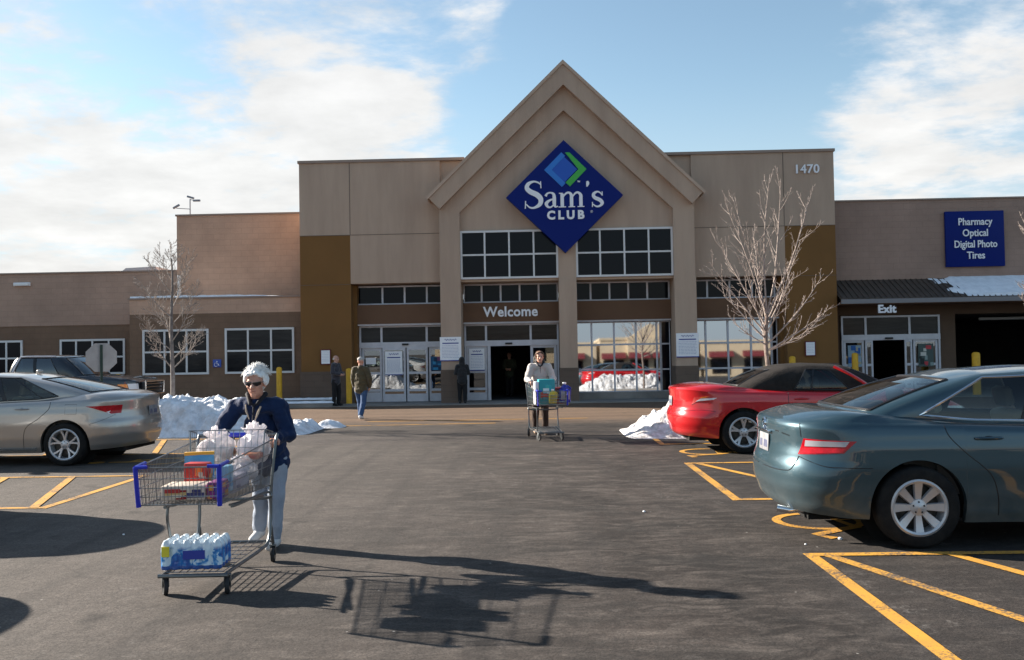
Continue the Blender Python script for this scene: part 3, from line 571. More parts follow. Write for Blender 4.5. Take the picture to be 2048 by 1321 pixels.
# hours boards: heading, blue rule, rows of fine print
inkm = mat('blue_ink', (.02, .04, .26), .6); grey = mat('grey_ink', (.38, .42, .55), .7)
def board(x, y, z, w_, h, label, rows=9, frame=None, group=None, script=True, pics=False, cat='notice'):
    t = thing('notice_board', label, cat, (x, y, z), group=group)
    MB().box(-w_ / 2, w_ / 2, -.015, .015, -h / 2, h / 2).obj('panel', M['wht'], t, smooth=False)
    if frame: fr = MB(); fr.box(-w_ / 2 - .03, w_ / 2 + .03, -.012, .02, -h / 2 - .03, h / 2 + .03); fr.obj('backing', frame, t, smooth=False)
    mb = MB(); rnd = random.Random(int(x * 100)); 
    if script:
        stroke(mb, [(-w_ * .28 + w_ * .56 * i / 12, h * .385 + h * .035 * math.sin(i * 2.4), .014) for i in range(13)], -.019, .003); mb.box(-w_ * .38, w_ * .38, -.0185, -.0155, h * .22, h * .265); mb.box(-w_ / 2, w_ / 2, -.019, -.0155, -h / 2, -h * .46)
    mb.obj('heading', inkm, t, smooth=False) if script else None
    mb = MB()
    for k in range(rows):
        zc = h * (.13 - .55 * k / rows) if script else h * (.42 - .84 * k / rows); xx = -w_ * .4
        while xx < w_ * .36:
            l = w_ * rnd.uniform(.04, .13); mb.box(xx, min(xx + l, w_ * .4), -.0185, -.0155, zc, zc + h * .018); xx += l + w_ * .03
    mb.obj('fine_print', grey, t, smooth=False); return t
board(-2.81, 29.07, 1.77, .69, .78, 'white hours notice with blue heading on the column left of the Welcome door')
board(4.82, 29.07, 1.76, .72, .78, 'white hours notice with blue heading on the column right of the mirrored window')
board(-4.83, 30.12, 1.33, .58, .80, 'tall printed notice stuck on the closed left sliding door', 12)
board(-2.04, 30.21, 1.40, .52, .74, 'pale notice with dark emblem on the door glass left of the open doorway', 8)
board(-5.62, 30.21, 1.42, .34, .22, 'small white notice on the leftmost side light', 3, script=False)
mar = mat('maroon_back', (.12, .012, .02), .6)
board(-6.97, 29.44, 1.58, .28, .44, 'small white notice with maroon edge on the left brown pier', 7, mar, script=False)
board(8.84, 29.44, 1.58, .28, .42, 'small white notice with maroon edge on the right brown pier', 7, mar, script=False)
t = thing('parking_sign', 'small blue wall plate between the two left windows', 'sign', (-10.77, 29.97, 1.43)); MB().bevbox(-.14, .14, -.01, .01, -.13, .13, .004).obj('panel', mat('plate_blue', (.05, .10, .42), .5), t)
mb = MB(); mb.sphere((0, -.018, .06), .022, 8, 6); mb.tube([(0, -.018, .04), (0, -.018, -.02), (.05, -.018, -.02), (.07, -.018, -.08)], .012, 6); mb.tube([(-.03 + .06 * math.cos(a), -.018, -.04 + .06 * math.sin(a)) for a in [R(100 + 25 * k) for k in range(10)]], .008, 6); mb.obj('symbol', M['wht'], t)
# posters in the door glass
def poster(x, y, z, w_, h, cols, label):
    t = thing('window_poster', label, 'poster', (x, y, z)); rnd = random.Random(int(x * 77)); mb = MB(); ms = [mat('poster_%s' % i, c, .6) for i, c in enumerate(cols)]
    names = []
    mb.box(-w_ / 2, w_ / 2, 0, .006, -h / 2, h / 2, 0); zz_ = -h / 2; k = 1
    for q in range(4):
        hh = h * rnd.uniform(.12, .2); mb.box(-w_ / 2 + w_ * rnd.uniform(.05, .3), w_ / 2 - w_ * rnd.uniform(.05, .2), -.004, -.001, zz_ + .02, zz_ + hh, 1 + q % (len(cols) - 1)); zz_ += hh + .03
    mb.obj('print', ms, t, smooth=False)
    return t
def poster_cols(tag_, cols): return [(c) for c in cols]
def poster2(x, y, z, w_, h, hexes, label, seed):
    t = thing('window_poster', label, 'poster', (x, y, z)); rnd = random.Random(seed); mb = MB(); ms = [mat('print_' + c[1:], lin(c), .6) for c in hexes]
    mb.box(-w_ / 2, w_ / 2, 0, .006, -h / 2, h / 2, 0)
    for q in range(9):
        a, b = rnd.uniform(-w_ / 2, w_ * .3), rnd.uniform(-h / 2, h * .3); mb.box(a, min(a + w_ * rnd.uniform(.15, .5), w_ / 2 - .01), -.004 - q * .0012, -.001, b, min(b + h * rnd.uniform(.08, .3), h / 2 - .01), 1 + q % (len(hexes) - 1))
    mb.obj('print', ms, t, smooth=False); return t
poster2(-3.42, 30.22, 1.30, .36, .46, ['#1d5c86', '#2f8fc0', '#7a4a70', '#123a5a'], 'blue poster low on the right side light of the left doors', 3)
poster2(10.6, 30.42, 1.30, .44, .72, ['#8fa8b8', '#2a62a8', '#b0a890', '#7a8890', '#1c4a90'], 'blue and grey poster on the left glass of the Exit doors', 5)
poster2(12.95, 30.42, 1.30, .50, .76, ['#4a5a58', '#c04048', '#8a9a98', '#202a2c', '#c8c8c0'], 'grey and red poster on the right glass of the Exit doors', 7)

# ---------------------------------------------------------------- bollards
def bollard(x, y, z1, r, label):
    t = thing('bollard', label, 'bollard', (x, y, .0), group='yellow bollards along the storefront')
    MB().lathe([(r, .03), (r, z1 - .06), (r * .85, z1 - .02), (r * .5, z1), (.001, z1 + .005)], n=20).obj('post', M['yellow'], t); MB().lathe([(r * 1.7, .03), (r * 1.7, .05), (r * 1.05, .055)], n=20).obj('base_collar', M['conc'], t)
for a in ((-8.45, 30.1 - .9, 1.28, .09, 'yellow bollard in front of the stone base, left of the entrance tower'), (-6.16, 29.2, 1.2, .095, 'yellow bollard between the two people at the left doors'), (8.1, 28.9, 1.35, .10, 'yellow bollard showing just above the black soft top'),
          (10.25, 29.4, 1.42, .10, 'yellow bollard in front of the Exit doors poster'), (13.72, 28.6, 1.38, .12, 'yellow bollard at the dark garage opening on the right'), (-13.5, 28.6, 1.15, .1, 'yellow bollard top beyond the dark pickup hood')): bollard(*a)
kb = MB(); kb.box(-13.6, -6.5, 28.2, 28.35, .0, .13); kb.box(-10.2, -6.55, 29.0, 29.12, .03, .2); struct(kb.obj('kerb', M['conc'], smooth=False))
mb = MB()
for y0_, y1_, z_, x0_, x1_ in ((28.18, 28.5, .135, -9.6, -6.45), (28.95, 29.2, .205, -8.3, -6.5)):
    mb.grid([[(x0_ + (x1_ - x0_) * i / 40, y0_ + (y1_ - y0_) * j / 4, z_ + (.06 + .02 * noise.noise(Vector((i * .3, j, 1)))) * (1 if 0 < j < 4 and 0 < i < 40 else 0)) for j in range(5)] for i in range(41)])
tag(mb.obj('snow_strip', M['snow']), 'two thin strips of snow on the kerb left of the entrance', 'snow')
# ---------------------------------------------------------------- cars
TYRE = mat('tyre_rubber', (.009, .009, .010), .85, spec=.2, col2=(.020, .019, .018), ns=9, bump=.2, bs=80); RIM = mat('alloy_rim', (.52, .52, .54), .38, .6)
LINER = mat('wheel_well', (.006, .006, .006), .95); SEAL = mat('window_seal', (.012, .012, .014), .4); CHROME = mat('chrome', (.8, .8, .82), .12, 1)
CARGLASS = glassmat('car_glass', (.62, .68, .65), .05); REDL = mat('lamp_red', (.48, .004, .012), .2, spec=.3, coat=.25, col2=(.30, .002, .008), ns=14); WHL = mat('lamp_clear', (.72, .70, .72), .15, coat=1); AMB = mat('lamp_amber', (.8, .25, .02), .2, coat=1)
SEAT = mat('seat_cloth', (.58, .56, .49), .9); SEATD = mat('seat_dark', (.03, .03, .032), .8); CABIN = mat('cabin_dark', (.07, .068, .065), .9)
def ring_pt(u, rg):                                       # u 0..1 rear corner, 1..2 side, 2..3 front corner
    if u <= 1: th = u * PI / 2; x = rg['x0'] + rg['cr'] * (1 - max(0, math.cos(th)) ** (2 / rg['nr'])); y = rg['w'] * max(0, math.sin(th)) ** (2 / rg.get('mr', rg['nr'])) * rg.get('wr', 1)
    elif u <= 2: t = u - 1; x = rg['x0'] + rg['cr'] + t * (rg['x1'] - rg['cf'] - rg['x0'] - rg['cr']); y = rg['w'] * (rg.get('wr', 1) + (rg.get('wf', 1) - rg.get('wr', 1)) * t)
    else: th = (3 - u) * PI / 2; x = rg['x1'] - rg['cf'] * (1 - max(0, math.cos(th)) ** (2 / rg['nf'])); y = rg['w'] * max(0, math.sin(th)) ** (2 / rg.get('mf', rg['nf'])) * rg.get('wf', 1)
    return x, y
class Car:
    def __init__(s, sp): s.p = sp; s.lo = sp['lo']; s.be = sp['be']; s.ro = sp['ro']
    def plan_n(s, u):
        e = 1e-3; a = ring_pt(max(0, u - e), s.lo); b = ring_pt(min(3, u + e), s.lo); d = Vector((b[0] - a[0], b[1] - a[1]))
        if d.length < 1e-9: return Vector((-1, 0))
        d.normalize(); return Vector((-d.y, d.x))
    def ztop(s, u): x, y = ring_pt(u, s.lo); return interp(s.p['ztop'], x)
    def body(s, u, z):                                     # side and bumper surface
        x, y = ring_pt(u, s.lo); n = s.plan_n(u); zt = interp(s.p['ztop'], x)
        e = 1 if u > 2.3 or u < .7 else (0 if 1 <= u <= 2 else (1 - (u - .7) / .3 if u < 1 else (u - 2) / .3)); e = e * e * (3 - 2 * e)
        zi = z / zt
        ins = interp(s.p['side'], z) * (1 - e) + (interp(s.p['rear'], zi) if u < 1.5 else interp(s.p['front'], zi)) * e
        k = max(0, (z - (zt - .045)) / .045); ins += .028 * (1 - math.sqrt(max(0, 1 - k * k)))
        if n.x < 0 and u < 1 or u > 2: pass
        y2 = max(0, y - n.y * ins)
        if u <= 0 or u >= 3: y2 = 0
        return Vector((x - n.x * ins, y2, z))
    def zbot(s, u):
        x, y = ring_pt(u, s.lo); zb = interp(s.p['zbot'], x)
        for xc in s.p['wheels']:
            d = abs(x - xc)
            if d < s.p['ra'] and y > s.lo['w'] * .8: zb = max(zb, s.p['rw'] + math.sqrt(s.p['ra'] ** 2 - d * d) * 1.0)
        return zb
    def ztop_pt(s, u): return s.body(u, s.ztop(u))
    def belt(s, u): x, y = ring_pt(u, s.be); return Vector((x, y, interp(s.p['zbelt'], x)))
    def roof(s, u): x, y = ring_pt(u, s.ro); return Vector((x, y, interp(s.p['zroof'], x) - s.p.get('drop', .06) * (y / s.ro['w']) ** 2.5))
    def cab(s, u, t):
        a, b = s.belt(u), s.roof(u); q = a.lerp(b, t); n = s.plan_n(u); side = 1 if 1 <= u <= 2 else .75
        bow = s.p.get('bow', .045) * 4 * t * (1 - t) * side
        return q + Vector((n.x * bow * 1, n.y * bow if q.y > 1e-4 else 0, bow * (.5 if side < 1 else .15)))
    def u_at_x(s, x, ring=None):
        r = ring or s.lo; a, b = 0., 3.
        for _ in range(40):
            m_ = (a + b) / 2
            if ring_pt(m_, r)[0] < x: a = m_
            else: b = m_
        return a
def mirror_grid(mb, P, mi=None):
    mb.grid(P, mi=mi); mb.grid([[(p[0], -p[1], p[2]) for p in r] for r in P], mi=mi, flip=True)
def make_wheel(parent, x, y, r, w, sgn, style, rr):
    # sgn +1: outer face towards +y
    o = D.objects.new('wheel', None); o = None
    t = MB(); wd = w / 2
    t.lathe([(rr, -wd * .8), (rr + .012, -wd * .98), (r * .9, -wd), (r * .97, -wd * .86), (r, -wd * .6), (r, wd * .6), (r * .97, wd * .86), (r * .9, wd), (rr + .012, wd * .98), (rr, wd * .8)], ax='Y', n=48)
    wheel = MB()
    wheel.lathe([(rr + .004, -wd * .9), (rr + .004, wd * .86), (rr - .012, wd * .92), (rr - .028, wd * .86), (rr - .035, wd * .3), (rr - .05, -wd * .8)], ax='Y', n=48)
    ns, dbl, wi, wo = style
    hub = .065
    for k in range(ns):
        a0 = 2 * PI * k / ns + PI / 2
        for s_ in ((-1, 1) if dbl else (0,)):
            rows = []
            for q in range(7):
                f_ = q / 6; rad = hub * .6 + (rr - .02 - hub * .6) * f_; half = (wi + (wo - wi) * f_) / 2; a = a0 + s_ * dbl * (1 if dbl < 0 else f_) * (1 if dbl > 0 else -1)
                yy = wd * (.62 + .22 * f_ * f_); ca, sa = math.cos(a), math.sin(a); cx, cz = ca * rad, sa * rad; tx, tz = -sa, ca
                rows.append([(cx - tx * half, yy - .022, cz - tz * half), (cx - tx * half * .8, yy, cz - tz * half * .8), (cx + tx * half * .8, yy, cz + tz * half * .8), (cx + tx * half, yy - .022, cz + tz * half)])
            wheel.grid(rows, True)
    wheel.lathe([(hub + .012, wd * .45), (hub, wd * .66), (hub * .6, wd * .70), (hub * .45, wd * .74), (.001, wd * .76)], ax='Y', n=24)
    for k in range(5):
        a = 2 * PI * k / 5 + .3; wheel.sphere((.045 * math.cos(a), wd * .70, .045 * math.sin(a)), .008, 8, 5, mi=1)
    back = MB(); back.lathe([(.001, wd * .2), (rr * .62, wd * .2), (rr * .62, wd * .1), (rr * .94, -wd * .1), (rr * .94, -wd * .5)], ax='Y', n=32)
    for mb_ in (t, wheel, back):
        mb_.v = [(x + v[0], y + v[1] * sgn, r + v[2]) for v in mb_.v]
    wh = t.obj('wheel', TYRE, parent, angle=50); wheel.obj('rim', [RIM, SEAL], wh, angle=30); back.obj('brake_disc', mat('brake_steel', (.06, .055, .05), .6, .5), wh)
    return wh
def make_car(p, name, label, cat, loc, rz, paint, roofmat=None, glass=None, seats=SEAT, chrome=False):
    c = Car(p); T = thing(name, label, cat, loc, rz); glass = glass or CARGLASS
    us = set(); W0 = p['rw']
    for i in range(25): us.add(round(i / 24, 5)); us.add(round(2 + i / 24, 5))
    for i in range(61): us.add(round(1 + i / 60, 5))
    marks = {}
    for xc in p['wheels']:
        for k in range(33):
            a = PI * k / 32; us.add(round(c.u_at_x(xc - p['ra'] * math.cos(a)), 5))
        us.add(round(c.u_at_x(xc - p['ra'] - .002), 5)); us.add(round(c.u_at_x(xc + p['ra'] + .002), 5))
    us = sorted(u for u in us if 0 <= u <= 3); U = [us[0]]
    for u in us[1:]:
        if u - U[-1] > 2e-5: U.append(u)
    NR = 26; rows = []
    for j in range(NR + 1):
        t = j / NR; t = t if t < .8 else .8 + (t - .8)
        row = []
        for u in U: zb, zt = c.zbot(u), c.ztop(u); row.append(c.body(u, zb + (zt - zb) * t))
        rows.append(row)
    # top deck: shoulder ring to belt ring
    for j in range(1, 9):
        t = j / 8; row = []
        for u in U:
            a, b = c.ztop_pt(u), c.belt(u); d = (b - a).length; q = a.lerp(b, t); q.z += d * p.get('crown', .07) * math.sin(PI * t) * (1 if (u < .9 or u > 2.1) else .4)
            if u > 2: q.z += .03 * math.sin(PI * t) * (1 - min(1, q.y / .8) ** 2)
            row.append(q)
        rows.append(row)
    mb = MB(); mirror_grid(mb, rows)
    lip = []
    for u in U: q = c.body(u, c.zbot(u)); n = c.plan_n(u); lip.append(q)
    mirror_grid(mb, [lip, [Vector((q.x - c.plan_n(u).x * .05, max(0, q.y - c.plan_n(u).y * .05), q.z + .004)) for q, u in zip(lip, U)]])
    body = mb.obj('body', paint, T, angle=40)
    # greenhouse with openings
    gw = p['win']                                          # list of (u0,u1) glazed spans along the ring at belt; rear, sides, front
    tl, th = p.get('tl', .05), p.get('th', .93)
    cu = set()
    for i in range(17): cu.add(i / 16); cu.add(2 + i / 16)
    for i in range(49): cu.add(1 + i / 48)
    for a, b in gw: cu.add(a); cu.add(b)
    cu = sorted(cu); CU = [cu[0]]
    for u in cu[1:]:
        if u - CU[-1] > 1e-4: CU.append(u)
    ts = [0, tl] + [tl + (th - tl) * i / 8 for i in range(1, 8)] + [th, 1]
    shell = MB(); panes = {}
    for i in range(len(CU) - 1):
        u0, u1 = CU[i], CU[i + 1]; um = (u0 + u1) / 2; hit = [k for k, (a, b) in enumerate(gw) if a < um < b]
        for j in range(len(ts) - 1):
            P = [[c.cab(u0, ts[j]), c.cab(u1, ts[j])], [c.cab(u0, ts[j + 1]), c.cab(u1, ts[j + 1])]]
            g = hit and 1 <= j <= len(ts) - 3
            if g: mirror_grid(panes.setdefault(hit[0], MB()), P)
            else: mirror_grid(shell, P)
    # roof
    rr = []
    for k in range(9):
        q = k / 8; row = []
        for u in CU:
            b = c.roof(u); zs = interp(p['zroof'], b.x); y = b.y * (1 - q); row.append(Vector((b.x, y, zs - p.get('drop', .06) * (y / c.ro['w']) ** 2.5)))
        rr.append(row)
    mirror_grid(shell, rr); shell.obj('roof', roofmat or paint, T, angle=40)
    names = p.get('wnames', ['rear_window', 'side_window', 'windscreen'])
    for k, g in panes.items():
        if names[k] in ('rear_window', 'windscreen'): 
            g2 = g.obj(names[k], glass, T)
        else:
            h_ = len(g.f)
            for sg in (1, -1):
                m2 = MB(); idx = {}
                for f_, mm in zip(g.f, g.m):
                    if (sum(g.v[i][1] for i in f_) > 0) == (sg > 0): m2.add([g.v[i] for i in f_], [tuple(range(len(f_)))])
                m2.obj(names[k], glass, T)
    # seals / trim round every opening, B pillar
    for k, (a, b) in enumerate(gw):
        n_ = 24
        loop = [c.cab(a + (b - a) * i / n_, tl) for i in range(n_ + 1)] + [c.cab(b, tl + (th - tl) * i / 8) for i in range(1, 8)] + [c.cab(b + (a - b) * i / n_, th) for i in range(n_ + 1)] + [c.cab(a, th + (tl - th) * i / 8) for i in range(1, 8)]
        side = names[k] == 'side_window'
        if side:
            for sg in (1, -1):
                MB().tube([(q.x, (q.y + .002) * sg, q.z) for q in loop], .011 if chrome else .010, 6, closed=True).obj('window_trim', CHROME if chrome else SEAL, T)
        else:
            if a == 0: lp = [c.cab(i / n_ * b, tl) for i in range(n_ + 1)] + [c.cab(b, tl + (th - tl) * i / 8) for i in range(1, 8)] + [c.cab(b * (1 - i / n_), th) for i in range(n_ + 1)]
            else: lp = [c.cab(3 + (a - 3) * i / n_, tl) for i in range(n_ + 1)] + [c.cab(a, tl + (th - tl) * i / 8) for i in range(1, 8)] + [c.cab(a + (3 - a) * i / n_, th) for i in range(n_ + 1)]
            pts = [(q.x, q.y, q.z) for q in lp] + [(q.x, -q.y, q.z) for q in lp[::-1][1:-1]]
            MB().tube(pts, .013, 6, closed=True).obj('window_trim', SEAL, T)
    for (uu, wdt) in p.get('pillars', []):
        for sg in (1, -1):
            P = []
            for j in range(9):
                t = tl + (th - tl) * j / 8; q = c.cab(uu, t); n = c.plan_n(uu); sl_ = (c.cab(uu + .002, t) - c.cab(uu - .002, t)).normalized()
                P.append([(q.x - sl_.x * wdt / 2, (q.y + .004) * sg, q.z), (q.x + sl_.x * wdt / 2, (q.y + .004) * sg, q.z)])
            MB().grid(P).obj('door_pillar', SEAL, T)
    # underbody, liners, cabin
    mb = MB(); Lx = p['lo']['x1']; hw = p['lo']['w']
    mb.box(.25, Lx - .25, -hw * .62, hw * .62, .19, .34); mb.box(p['wheels'][0] + .5, p['wheels'][1] - .5, -hw * .86, hw * .86, .2, .4)
    for xc in p['wheels']:
        for sg in (1, -1):
            mb.lathe([(p['ra'] + .005, sg * (hw - .07)), (p['ra'] + .005, sg * (hw - .38))], (xc, 0, p['rw']), 'Y', 28, a0=-.1, a1=PI + .1)
            mb.lathe([(p['ra'] + .01, sg * (hw - .34)), (.001, sg * (hw - .34))], (xc, 0, p['rw']), 'Y', 28)
    mb.obj('underbody', LINER, T, smooth=False)
    mb = MB(); x0, x1 = p['cabin']; mb.box(x0, x1, -hw * .80, hw * .80, .42, .46); mb.box(x0 - .25, x0 + .02, -hw * .78, hw * .78, .42, interp(p['zbelt'], x0) - .03); mb.box(x1 - .3, x1 + .25, -hw * .78, hw * .78, .42, interp(p['zbelt'], x1) - .03)
    for sg in (1, -1): mb.box(x0, x1, sg * hw * .80, sg * hw * .84, .42, interp(p['zbelt'], (x0 + x1) / 2) - .04)
    mb.obj('cabin_lining', CABIN, T, smooth=False)
    for row, xs in enumerate(p['seats']):
        for yy in (-.37, .37):
            s_ = MB(); s_.M = Matrix.Translation((xs, yy, .45)) @ Matrix.Rotation(R(-14), 4, 'Y')
            s_.bevbox(-.07, .07, -.24, .24, .05, p.get('seath', .60), .05, seg=3); s_.bevbox(-.05, .05, -.13, .13, p.get('seath', .60) + .03, p.get('seath', .60) + .22, .045, seg=3)
            s_.M = Matrix.Translation((xs, yy, .45)); s_.bevbox(.02, .52, -.25, .25, .02, .16, .05, seg=3); s_.obj('seat', seats, T)
    # wheels
    for xc in p['wheels']:
        for sg in (1, -1): make_wheel(T, xc, sg * (hw - .115), p['rw'], .215, sg, p['rim'], p['rr'])
    return T, c
def patch(c, quad, off=.004, nu=14, nv=6, thick=.012, side=-1):   # quad: (u,z) corners bl, br, tr, tl on the body surface
    mb = MB(); F_, B_ = [], []
    for j in range(nv + 1):
        t = j / nv; fr, br_ = [], []
        for i in range(nu + 1):
            s_ = i / nu; u = (quad[0][0] * (1 - s_) + quad[1][0] * s_) * (1 - t) + (quad[3][0] * (1 - s_) + quad[2][0] * s_) * t
            z = (quad[0][1] * (1 - s_) + quad[1][1] * s_) * (1 - t) + (quad[3][1] * (1 - s_) + quad[2][1] * s_) * t
            q = c.body(u, z); n = c.plan_n(u); fr.append((q.x + n.x * off, (q.y + n.y * off) * side, z)); br_.append((q.x - n.x * thick, (q.y - n.y * thick) * side, z))
        F_.append(fr); B_.append(br_)
    mb.grid(F_); mb.grid([F_[0], B_[0]]); mb.grid([F_[-1], B_[-1]]); mb.grid([[r[0] for r in F_], [r[0] for r in B_]]); mb.grid([[r[-1] for r in F_], [r[-1] for r in B_]])
    return mb
def seam(c, pts, T, r=.0045, side=-1, name='panel_gap'):
    MB().tube([(lambda q, n: (q.x + n.x * .0, (q.y + n.y * .0) * side, z))(c.body(u, z), c.plan_n(u)) for u, z in cr(pts, 6)], r, 5).obj(name, SEAL, T)
def handle(c, T, x, z, side=-1, mt=None):
    u = c.u_at_x(x); q = c.body(u, z); 
    MB().sphere((x, side * (q.y - .008), z - .004), (.055, .012, .026), 14, 8).obj('handle_recess', SEAL, T)
    MB().tube([(x - .11, side * (q.y + .005), z), (x - .09, side * (q.y + .022), z + .001), (x, side * (q.y + .030), z + .002), (x + .09, side * (q.y + .022), z + .001), (x + .11, side * (q.y + .005), z)], [.009, .012, .013, .012, .009], 8).obj('door_handle', mt, T)
def mirror_(c, T, x, z, mt, sides=(-1, 1)):
    for s in sides:
        q = c.cab(c.u_at_x(x, c.be), .1); mb = MB(); mb.sphere((x - .02, s * (q.y + .13), z), (.07, .11, .075), 16, 10); mb.tube([(x + .02, s * (q.y - .01), z - .05), (x, s * (q.y + .06), z - .03)], .025, 8); mb.obj('door_mirror', mt, T)
def plate(T, x, z, txt, tilt=8):
    o = MB(); o.M = Matrix.Translation((x, 0, z)) @ Matrix.Rotation(R(tilt), 4, 'Y'); o.bevbox(-.012, 0, -.155, .155, -.078, .078, .006, mi=0); [o.box(-.0135, -.0125, -.12 + .042 * k, -.095 + .042 * k, -.045, .02, 1) for k in range(6) if k != 3]
    o.obj('number_plate', [mat('plate_face', (.24, .24, .26), .6, col2=(.17, .17, .18), ns=20), mat('plate_ink', (.05, .06, .14), .6)], T)

# --- teal saloon
teal = mat('teal_paint', (.030, .066, .086), .36, .5, coat=1, dirt=(.30, .29, .27), dlo=.12, dhi=.56)
TS = dict(lo=dict(x0=0, x1=4.80, cr=.72, cf=1.15, nr=2.95, nf=2.3, w=.91, wr=.985, wf=.985), be=dict(x0=.62, x1=3.78, cr=.34, cf=.62, nr=3.0, nf=2.6, w=.80, wr=.93, wf=.97), ro=dict(x0=1.45, x1=2.95, cr=.25, cf=.30, nr=3.2, nf=3, w=.62, wr=.93, wf=.98),
    ztop=[(0, 1.03), (.5, 1.02), (1.2, 1.0), (2.6, .95), (3.6, .91), (4.3, .80), (4.8, .66)], zbelt=[(.6, 1.105), (1.0, 1.055), (1.6, 1.0), (2.8, .965), (3.4, .98), (3.8, 1.0)], zroof=[(1.4, 1.375), (1.75, 1.43), (2.3, 1.455), (2.8, 1.435), (3.0, 1.40)],
    zbot=[(0, .27), (.5, .24), (1.5, .20), (3.3, .20), (4.4, .20), (4.8, .26)], side=[(.15, .09), (.3, .035), (.45, .012), (.65, .0), (.80, .006), (.90, .022), (1.02, .05)], rear=[(.2, .15), (.32, .05), (.46, .005), (.56, .0), (.64, .010), (.68, .03), (.8, .05), (.95, .045), (1.0, .05)], front=[(.2, .12), (.4, .02), (.6, 0), (1, .1)],
    wheels=(1.05, 3.82), rw=.332, ra=.385, rr=.228, rim=(8, 0, .050, .084), win=[(0, .60), (1.06, 1.80), (2.42, 3)], pillars=[(1.46, .09)], cabin=(1.25, 3.5), seats=(1.55, 2.55), bow=.04, drop=.05)
T1, c1 = make_car(TS, 'parked_car', 'dark teal saloon with clear and red tail light parked nearest on the right', 'car', (2.01, 8.27, 0), 0, teal, chrome=True)
def tail_teal(side):
    a = .50; b = c1.u_at_x(.50)
    f = patch(c1, [(a - .05, .752), (b - .03, .775), (b + .045, .872), (a + .01, .886)], .004, side=side).obj('tail_light', REDL, T1)
    patch(c1, [(a + .02, .822), (b - .02, .828), (b + .005, .868), (a + .03, .872)], .007, side=side).obj('reverse_lens', mat('lamp_stripe', (.34, .33, .36), .15, coat=1), f)
    patch(c1, [(a + .0, .765), (b - .04, .782), (b - .02, .812), (a + .015, .808)], .0065, side=side).obj('lamp_lens', mat('lamp_red_bright', (.60, .008, .02), .2, spec=.3, coat=.25, col2=(.36, .004, .010), ns=22), f)
for sd in (-1, 1): tail_teal(sd)
plate(T1, c1.body(0, .80).x - .004, .80, '', 3)
for sd in (-1, 1):
    handle(c1, T1, 1.62, .885, sd, teal); handle(c1, T1, 2.62, .865, sd, teal)
    seam(c1, [(c1.u_at_x(1.28), .985), (c1.u_at_x(1.31), .90), (c1.u_at_x(1.42), .78), (c1.u_at_x(1.62), .60), (c1.u_at_x(1.68), .42), (c1.u_at_x(1.69), .26)], T1, side=sd)
    seam(c1, [(c1.u_at_x(2.42), .95), (c1.u_at_x(2.44), .6), (c1.u_at_x(2.44), .26)], T1, side=sd); seam(c1, [(c1.u_at_x(3.48), .90), (c1.u_at_x(3.5), .6), (c1.u_at_x(3.4), .26)], T1, side=sd)
    seam(c1, [(.46, .735), (.7, .67), (c1.u_at_x(.45), .66), (c1.u_at_x(.68), .655)], T1, .003, side=sd); seam(c1, [(.02, .60), (.3, .605), (.40, .63), (.46, .735)], T1, .004, side=sd); seam(c1, [(.48, .895), (.47, .98), (.46, 1.01)], T1, .003, side=sd)
    MB().tube([(.03, .42 * sd, .265), (-.03 + .1, .50 * sd, .25)][:1] + [(.12, .45 * sd, .25), (.30, .45 * sd, .27)], .032, 14, cap=False).obj('exhaust_pipe', CHROME, T1) if sd < 0 else None
mirror_(c1, T1, 3.3, 1.02, teal)
MB().bevbox(.015, .05, -.22, .22, .895, .915, .008).obj('boot_garnish', CHROME, T1)
mb = MB(); mb.lathe([(.05, -.012), (.055, 0), (.045, .003)], (.045, 0, .965), 'X', 20); mb.tube([(.035, .035 * math.cos(a), .965 + .022 * math.sin(a)) for a in [2 * PI * k / 16 for k in range(16)]], .004, 6, closed=True); mb.obj('badge', CHROME, T1)
for sd in (-1, 1): patch(c1, [(2.35, .60), (2.75, .62), (2.7, .70), (2.2, .74)], .005, side=sd).obj('headlight', WHL, T1)
for sd in (1,):
    mb = MB()
    for k, w_ in enumerate((.10, .05, .07)): mb.box(.028, .034, -.52 + .0, -.52 + w_, .93 + .0 * k, .938) if k == 0 else mb.box(.028, .034, .40 + .06 * k, .40 + .06 * k + .04, .925, .94)
    mb.obj('model_badge', CHROME, T1, smooth=False)
MB().bevbox(.95, 1.25, .30, .42, 1.02, 1.13, .03).obj('parcel_shelf_box', mat('cream_plastic', (.55, .52, .42), .7), T1)

# --- silver saloon (nose to the left)
silver = mat('silver_paint', (.36, .335, .31), .30, .60, coat=1, dirt=(.30, .27, .24), dlo=.10, dhi=.5)
SS = dict(TS); SS.update(lo=dict(x0=0, x1=4.87, cr=.85, cf=1.2, nr=2.5, nf=2.3, w=.91, wr=.98, wf=.98), be=dict(x0=.60, x1=3.75, cr=.36, cf=.62, nr=2.8, nf=2.6, w=.80, wr=.90, wf=.97), ro=dict(x0=1.60, x1=2.95, cr=.28, cf=.30, nr=3, nf=3, w=.60, wr=.90, wf=.98),
    ztop=[(0, 1.06), (.35, 1.04), (1.2, 1.01), (2.6, .96), (3.6, .91), (4.3, .80), (4.87, .66)], zbelt=[(.6, 1.125), (1.0, 1.07), (1.6, 1.01), (2.8, .97), (3.8, 1.0)], zroof=[(1.5, 1.36), (1.95, 1.43), (2.4, 1.455), (2.8, 1.44), (3.0, 1.40)],
    rim=(5, .26, .030, .036), rr=.245, win=[(0, .60), (1.10, 1.80), (2.42, 3)], pillars=[(1.22, .035), (1.50, .08)])
T2, c2 = make_car(SS, 'parked_car', 'silver champagne saloon with red wedge tail light parked at left', 'car', (-6.30, 14.65, 0), PI, silver)
